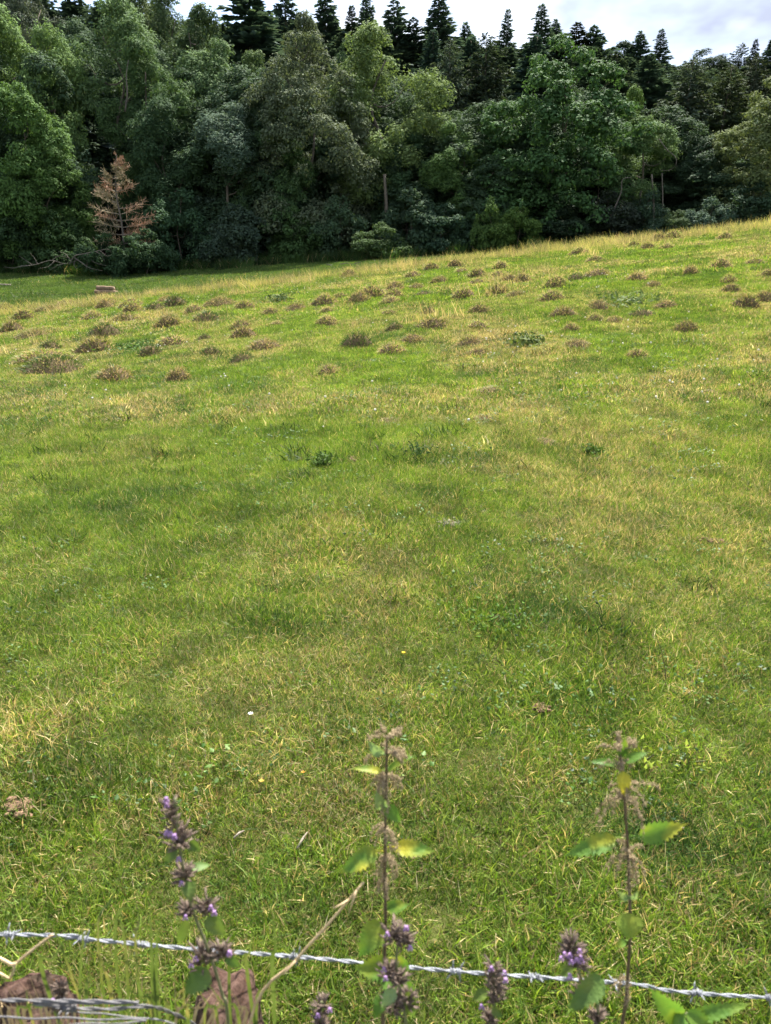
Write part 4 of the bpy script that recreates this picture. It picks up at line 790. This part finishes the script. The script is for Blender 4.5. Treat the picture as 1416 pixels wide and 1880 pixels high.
def tallgrass(label, Y, rootpx, blades):
    o = PY(rootpx, 1900, Y); o[2] = float(Hs(o[0], o[1])); t = thing('tall_grass', o, label, 'grass clump', 'tall grass clumps beside the wire')
    for i, (pts, w, yel) in enumerate(blades):
        P = [PY(x, y, Y + d) for x, y, d in pts]; b = o + [random.uniform(-.05, .05), random.uniform(-.03, .03), -.01]; P = [b, b * .45 + P[0] * .55] + P
        q = bladegeo(np.array(P) - o, w * .72 * mpp(Y, 1750))  .obj('blade', M_strw if yel == 1.0 and w < 9 else M_blade, t, True); q.color = (1, 1, 1, yel)
tallgrass('tall green grass blades crossing the top wire at the left', .72, 240, [
 ([(284, 1860, 0), (278, 1760, 0), (276, 1660, .01)], 15, .1), ([(290, 1850, 0), (287, 1760, 0), (292, 1690, 0)], 12, .1), ([(80, 1800, 0), (98, 1762, 0), (124, 1716, .01)], 13, .1), ([(150, 1880, 0), (152, 1720, 0), (155, 1606, .02)], 8, .2), ([(205, 1840, 0), (190, 1780, 0), (176, 1726, .01)], 11, 1),
 ([(160, 1850, 0), (166, 1800, 0), (150, 1760, 0)], 10, .3), ([(280, 1870, 0), (262, 1830, 0), (246, 1790, -.01)], 12, .6), ([(308, 1880, 0), (303, 1840, 0), (306, 1790, 0)], 12, .2), ([(230, 1740, .02), (200, 1690, .03), (175, 1665, .05)], 8, .2), ([(250, 1760, .02), (255, 1690, .03), (240, 1620, .05)], 7, .3),
 ([(180, 1740, .02), (205, 1650, .04), (228, 1588, .05)], 7, .6), ([(210, 1720, .03), (260, 1672, .03), (330, 1690, .04)], 9, .1), ([(120, 1760, .02), (80, 1690, .04), (40, 1650, .05)], 7, .5), ([(60, 1880, 0), (75, 1850, 0), (140, 1838, -.01)], 9, .8), ([(40, 1884, 0), (50, 1850, 0), (48, 1816, 0)], 10, .5)])
tallgrass('thin tall grass blades between the tallest flower spike and dry stalk', .71, 480, [([(500, 1800, 0), (506, 1740, 0), (496, 1652, .01)], 12, 0), ([(455, 1800, 0), (458, 1750, 0), (466, 1700, 0)], 10, .1), ([(470, 1860, 0), (500, 1820, 0), (560, 1810, .01)], 8, .2), ([(420, 1800, .02), (450, 1740, .03), (505, 1725, .03)], 8, .1)])
tallgrass('tan and green grass blades in front of the right hand stone', .70, 370, [([(345, 1880, 0), (338, 1850, 0), (336, 1800, 0)], 11, 1), ([(400, 1884, 0), (385, 1850, 0), (362, 1816, 0)], 9, .6), ([(440, 1884, 0), (410, 1845, 0), (378, 1800, 0)], 10, .2), ([(375, 1884, 0), (400, 1850, 0), (415, 1826, 0)], 7, .7)])

tallgrass('bleached dry grass blades over the lower left stone', .74, 90, [([(x0 + random.uniform(-30, 30), 1884, 0), (x0, 1850, 0), (x0 + random.uniform(-45, 45), random.uniform(1790, 1840), random.uniform(-.02, .03))], random.uniform(6, 8.9), 1.0) for x0 in (4, 14, 22, 33, 40, 50, 58, 66, 75, 86, 96, 108, 118, 140, 165, 190, 322, 335, 352, 362, 372, 384, 395, 408, 420, 440)])
# ------------------------------------------------------------------ stones
def stone_mat():
    m, t = mat('red_sandstone'); T = NT(t); tcn = T.n('ShaderNodeTexCoord'); v = tcn.outputs['Object']; n = T.noise(24, 8, v, .8); b = T.noise(9, 4, v, .6); k = T.noise(120, 5, v, .7)
    c = T.ramp(n, [(.30, (.05, .035, .03)), (.46, (.20, .125, .10)), (.60, (.34, .23, .19)), (.75, (.46, .38, .33))])
    c = T.mix(T.ramp(b, [(.48, (0, 0, 0)), (.62, (1, 1, 1))]), c, (.10, .085, .06)); c = T.mix(T.ramp(k, [(.60, (0, 0, 0)), (.68, (.8, .8, .8))]), c, (.32, .15, .06))
    vo = T.n('ShaderNodeTexVoronoi', feature='DISTANCE_TO_EDGE'); vo.inputs['Scale'].default_value = 16; T.l(v, vo.inputs['Vector']); c = T.mix(T.ramp(vo.outputs['Distance'], [(.0, (1, 1, 1)), (.06, (0, 0, 0))]), c, (.03, .02, .016))
    c = T.mix(1.0, c, (.6, .56, .54), 'MULTIPLY'); T.surf(c, .95, .08, 0, (n, 1.0, .03)); return m
M_stone = stone_mat()
for px, top, w, Y, sd, lab in ((50, 1812, 185, 1.06, 31, 'reddish sandstone block behind the lower wire at the lower left corner'), (368, 1834, 140, 1.05, 36, 'rounded reddish stone at the foot of the tallest purple flower spike')):
    c = PY(px, top, Y); z0 = float(Hs(c[0], Y)); k = mpp(Y, 1800); hh = c[2] - z0; V_, F_ = blob([0, 0, hh * .5 - .02], [w * k * .54, .10, hh * .52], sd, .42, 48, 34)
    V_[:, 2] = np.maximum(V_[:, 2], -.03); g = np.random.default_rng(sd); V_ += unit(V_ - [0, 0, hh * .5]) * (.03 * (fbm(V_[:, 0] * 40 + V_[:, 2] * 23, V_[:, 2] * 36 + V_[:, 1] * 31, 3) - .5))[:, None]
    so_ = tag(link('stone', Geo().add(V_, F_).mesh('stone', M_stone, True), None, (c[0], Y, z0)), lab, 'stone', 'sandstone blocks by the wire'); so_.rotation_euler = (0, -.16 if sd == 31 else .2, .3)

# ------------------------------------------------------------------ barbed wire
def wire_mat():
    m, t = mat('galvanised_wire'); T = NT(t); tcn = T.n('ShaderNodeTexCoord'); n = T.noise(90, 4, tcn.outputs['Object']); p = T.surf(T.ramp(n, [(.3, (.13, .135, .15)), (.7, (.32, .335, .37))]), .6, .4); p.inputs['Metallic'].default_value = .25; return m
M_wire = wire_mat()
M_wire2 = plain('dull_wire', (.07, .066, .066), (.17, .165, .17), 90, .48, .35)
def helix(path, r, pitch, phase, sr, k=6):
    S = spline(path, 40); d = np.concatenate([[0], np.cumsum(np.linalg.norm(np.diff(S, axis=0), axis=1))]); n = int(d[-1] / .0035); u = np.linspace(0, d[-1], n); P = np.stack([np.interp(u, d, S[:, i]) for i in range(3)], 1)
    T_ = unit(np.gradient(P, axis=0)); a = unit(np.cross(T_, [0, 0, 1.])); b = np.cross(T_, a); ph = u / pitch * 6.283 + phase
    return tube(P + r * (np.cos(ph)[:, None] * a + np.sin(ph)[:, None] * b), sr, k)
def barb(c, T_, seed):
    g = np.random.default_rng(seed); G = Geo(); T_ = unit(T_); a = unit(np.cross(T_, [0, 0, 1.])); b = np.cross(T_, a)
    for q in (0, 1):
        ph = np.linspace(0, 2 * 6.283, 22) + g.random() * 6; off = (-.004 + .008 * q) + np.linspace(-.003, .003, 22); G.add(*tube(c + T_ * off[:, None] + .0033 * (np.cos(ph)[:, None] * a + np.sin(ph)[:, None] * b), .0010, 5))
        e = g.random() * 3.1416; d = math.cos(e) * a + math.sin(e) * b
        for s in (1, -1): p = c + T_ * (-.004 + .008 * q); dd = unit(d * s + T_ * g.normal() * .3); G.add(*tube([p + dd * .002, p + dd * .009, p + dd * .0135], [.0010, .0010, .0002], 5))
    return G
def barbed(label, path, barbs, pitch=.055, name='barbed_wire'):
    path = np.array(path); o = path[len(path) // 2].copy(); t = thing(name, o, label, 'wire', 'barbed wire strands'); P = path - o
    for q in (0, 1): Geo().add(*helix(P, .0013, pitch, 3.1416 * q, .0012)).obj('strand', M_wire, t, True)
    S = spline(P, 40)
    for i, x in enumerate(barbs):
        j = int(np.argmin(abs(S[:, 0] - x + o[0]))); barb(S[j], S[min(j + 1, len(S) - 1)] - S[j - 1], i).obj('barb', M_wire, t, True)
TY = .75
tp = [PY(x, y, TY) for x, y in ((0, 1715), (130, 1722), (350, 1742), (560, 1758), (830, 1783), (1150, 1806), (1416, 1832))]
tp = [tp[0] + [-2.2, 0, .05], tp[0] + [-1, 0, .025]] + tp + [tp[-1] + [1, 0, -.055], tp[-1] + [2.2, 0, -.09]]
bx = [PY(x, 1750, TY)[0] for x in (20, 157, 262, 405, 544, 690, 836, 985, 1138, 1291)]; bx += [bx[0] - .1 * i for i in range(1, 18)] + [bx[-1] + .1 * i for i in range(1, 18)]
barbed('top strand of silver barbed wire crossing the whole foreground', tp, bx)
def lower():
    Y = .66; a = [PY(x, y, Y) for x, y in ((0, 1836), (60, 1842), (125, 1850), (200, 1853), (272, 1848))]; a = [a[0] + [-2, 0, .03]] + a + [PY(330, 1866, Y + .05), PY(460, 1925, Y + .08), PY(900, 2040, Y + .1), PY(1500, 2100, Y + .1)]
    b = [PY(x, y, Y) for x, y in ((118, 1850), (160, 1860), (255, 1868), (330, 1884), (470, 1935))]; c = [PY(x, y, Y - .02) for x, y in ((0, 1868), (95, 1886), (200, 1915), (420, 1965))]; c = [c[0] + [-2, 0, .02]] + c
    o = a[3].copy(); t = thing('barbed_wire', o, 'spliced lower strand of barbed wire at the lower left corner', 'wire', 'barbed wire strands'); 
    for q in (0, 1): Geo().add(*helix(np.array(a) - o, .0012, .06, 3.1416 * q, .0011)).obj('strand', M_wire2, t, True)
    for p in (b, c): Geo().add(*helix(np.array(p) - o, .0008, .07, 0, .0010)).obj('strand', M_wire2, t, True)
    d = np.array([.1, 0, -.005]); barb(np.array(a[3]) - o, d, 91).obj('barb', M_wire2, t, True)
    for i, (x, y) in enumerate(((122, 1850), (126, 1851), (130, 1851))): barb(PY(x, y, Y) - o, d, 95 + i).obj('splice', M_wire2, t, True)
lower()

# ------------------------------------------------------------------ small things in the field
def clump(name, px, py, hpx, wpx, label, m, n, seed, cat='weed', wide=.022):
    c = ground(px, py); k = mpp(c[1], py); g = np.random.default_rng(seed); h = hpx * k; w = wpx * k; G = Geo(); t = thing(name, c, label, cat, 'weed clumps in the pasture')
    n = int(n * .7); P = np.stack([g.normal(size=n) * w * .36, g.normal(size=n) * w * .5, h * (.1 + .85 * g.random(n) ** 1.3)], 1); P[:, 2] += Hs(P[:, 0] + c[0], P[:, 1] + c[1]) - c[2]; G.add(*leafquads(P, g.normal(size=(n, 3)) * .6 + [0, -.2, .7], wide * (.6 + .8 * g.random(n)), g, .4)); o = G.obj('foliage', m, t); o.color = (.045, .085, .035, 1)
    S = Geo()
    for i in range(5): S.add(*tube([[g.normal() * w * .15, g.normal() * w * .15, -.01], [g.normal() * w * .22, g.normal() * w * .2, h * .8]], [.004, .0015], 4, False))
    S.obj('stems', M_gstem, t); return o
clump('thistle', 515, 553, 15, 34, 'grey green thistle clump below the far end of the meadow', M_weed, 260, 1, wide=.09).color = (.07, .11, .06, 1)
clump('thistle', 250, 640, 13, 60, 'blue green weed clump right of the broad dark ant hill', M_weed, 420, 2, wide=.07).color = (.06, .12, .04, 1)
clump('thistle', 592, 856, 22, 26, 'small dark weed tuft left of the bare red soil', M_weed, 320, 3, wide=.035).color = (.055, .105, .03, 1)
clump('thistle', 766, 835, 16, 40, 'low weed tuft right of the bare red soil', M_weed, 260, 4, wide=.03).color = (.04, .085, .035, 1)
clump('thistle', 1090, 838, 18, 26, 'dark weed tuft right of the rusty ant hill in the open field', M_weed, 300, 5, wide=.035).color = (.055, .11, .03, 1)
clump('thistle', 1150, 553, 9, 80, 'wide blue green weed patch below the right crest', M_weed, 420, 6, wide=.09).color = (.085, .135, .065, 1)
clump('thistle', 965, 632, 18, 50, 'grey green weed clump beside tall dry grass on the right slope', M_weed, 400, 7, wide=.07).color = (.09, .13, .06, 1)
clump('thistle', 910, 1146, 24, 80, 'spiky dark green thistle in the middle of the near turf', M_weed, 260, 8, wide=.026).color = (.06, .125, .03, 1)
clump('seedling', 1265, 1412, 34, 60, 'yellow green nettle seedling right of the right nettle tip', M_weed, 60, 9, 'seedling', .022).color = (.15, .21, .035, 1)
clump('seedling', 1178, 1410, 44, 70, 'yellow green nettle seedling close behind the right nettle tip', M_weed, 80, 10, 'seedling', .022).color = (.14, .20, .035, 1)
M_bare = plain('bare_soil', (.10, .065, .04), (.24, .155, .10), 35, .95, .05, 0, .8); M_grey = plain('grey_litter', (.14, .125, .10), (.28, .255, .21), 40, .9, .05, 0, .8)
def soil(px, py, wpx, label, m, seed, ht=.03):
    c = ground(px, py); w = wpx * mpp(c[1], py); G = Geo(); g = np.random.default_rng(seed); dx = lambda x, y: float(Hs(c[0] + x, c[1] + y)) - c[2]
    nu = 22; P = [[0, 0, dx(0, 0) + .014]]
    for q in (.5, 1):
        for j in range(nu):
            a = 6.283 * j / nu; r = w * .42 * q * (.6 + .8 * vnoise(a * 2.2 + seed * 5, q + seed)); x, y = r * math.cos(a), r * .75 * math.sin(a); P.append([x, y, dx(x, y) + (.012 if q < 1 else -.004)])
    G.add(P, [np.array([[0, 1 + j, 1 + (j + 1) % nu] for j in range(nu)]), np.array([[1 + j, 1 + nu + j, 1 + nu + (j + 1) % nu, 1 + (j + 1) % nu] for j in range(nu)])])
    for i in range(70):
        x, y = g.normal() * w * .22, g.normal() * w * .17; k = .003 + ht * .35 * g.random() ** 2; G.add(*blob([x, y, dx(x, y) + .012 + k * .3], [k * 1.2, k, k * .7], seed + i, .5, 7, 5))
    tag(link('bare_patch', G.mesh('bare_patch', m, False), None, c), label, 'soil patch', 'bare soil patches in the pasture')
soil(650, 848, 44, 'small bare reddish soil patch in the middle of the field', M_bare, 1, .03); soil(828, 964, 60, 'grey bare patch inside a ring of darker grass', M_grey, 2, .016); soil(40, 1494, 60, 'dry pinkish molehill at the left photo edge', M_bare, 3, .03)
soil(1308, 997, 40, 'small reddish soil scrape near the right photo edge', M_bare, 4, .015); soil(995, 1308, 34, 'pink dry patch in dark grass above the right nettle', M_bare, 5, .012)
def flower(px, py, c0, label, name='buttercup', n=5, s=.009, hh=.06):
    c = ground(px, py + 10); t = thing(name, c, label, 'flower'); Geo().add(*tube([[0, 0, 0], [.004, 0, hh]], .001, 5)).obj('stem', M_gstem, t); m = plain(name + '_petal', c0, tuple(min(1, x * 1.15) for x in c0), 50, .5, .3, .3)
    for i in range(n): a = 6.283 * i / n; d = np.array([math.cos(a), math.sin(a), 0]); Geo().add(*tuple(leafgeo(np.array([.004, 0, hh]) + d * .001, np.array([.004, 0, hh + .004]) + d * s, s * .9, (0, 0, 1), .1, None, 0, .3, 4).__dict__[k][0] for k in ('V', 'F'))).obj('petal', m, t)
flower(739, 1217, (.75, .45, .02), 'single yellow buttercup in the middle of the near turf'); flower(460, 1331, (.7, .72, .66), 'white clover head lying in the turf left of the left nettle', 'clover', 7, .010, .05)
flower(479, 1448, (.70, .42, .08), 'orange fallen petal in the turf left of the left nettle', 'orange_flower', 4, .009, .03); flower(555, 1425, (.62, .30, .05), 'small orange flower in turf near the left nettle top', 'orange_flower', 4, .007, .03)
c = ground(1222, 1262); e = PY(1208, 1175, c[1]); tag(Geo().add(*tube(bez(c, (c + e) / 2 + [.015, 0, 0], e, 8), np.linspace(.002, .0008, 8), 5)).obj('weed_stem', M_stem), 'thin dark upright stem in the turf above the right nettle', 'stem')
for px, py, a, ln, lab in ((556, 1556, 1.2, .06, 'short pale twig lying left of the left nettle'), (440, 1545, .8, .035, 'tiny pale twig lying right of the tallest purple spike'), (1240, 1540, .3, .05, 'pale straw twig lying under the right nettle leaf')):
    c = ground(px, py); d = np.array([math.cos(a), math.sin(a), .1]) * ln / 2; tag(link('twig', Geo().add(*tube([-d, d * .1 + [0, 0, .004], d], [.003, .0035, .0015], 6)).mesh('twig', M_pale), None, c + [0, 0, .022]), lab, 'twig', 'twigs on the turf')
# white specks over the upper field
g = np.random.default_rng(77); n = 1500; x, y = wedge(n, 6, 27, g); kk = fbm(x * .5, y * .4) > .5; x, y = x[kk], y[kk]
sp = Geo().add(*blob([0, 0, .06], [.009, .009, .008], 5, .3, 6, 5)); scatter('white_specks', np.stack([x, y, Hs(x, y)], 1), hidden('white_speck', [sp], plain('speck_white', (.5, .48, .4), (.65, .62, .52), 30, .8, .1)), 1, .7 + .6 * g.random(len(x)), 'tiny white specks dotted over the upper field', 'clover', g, .1)
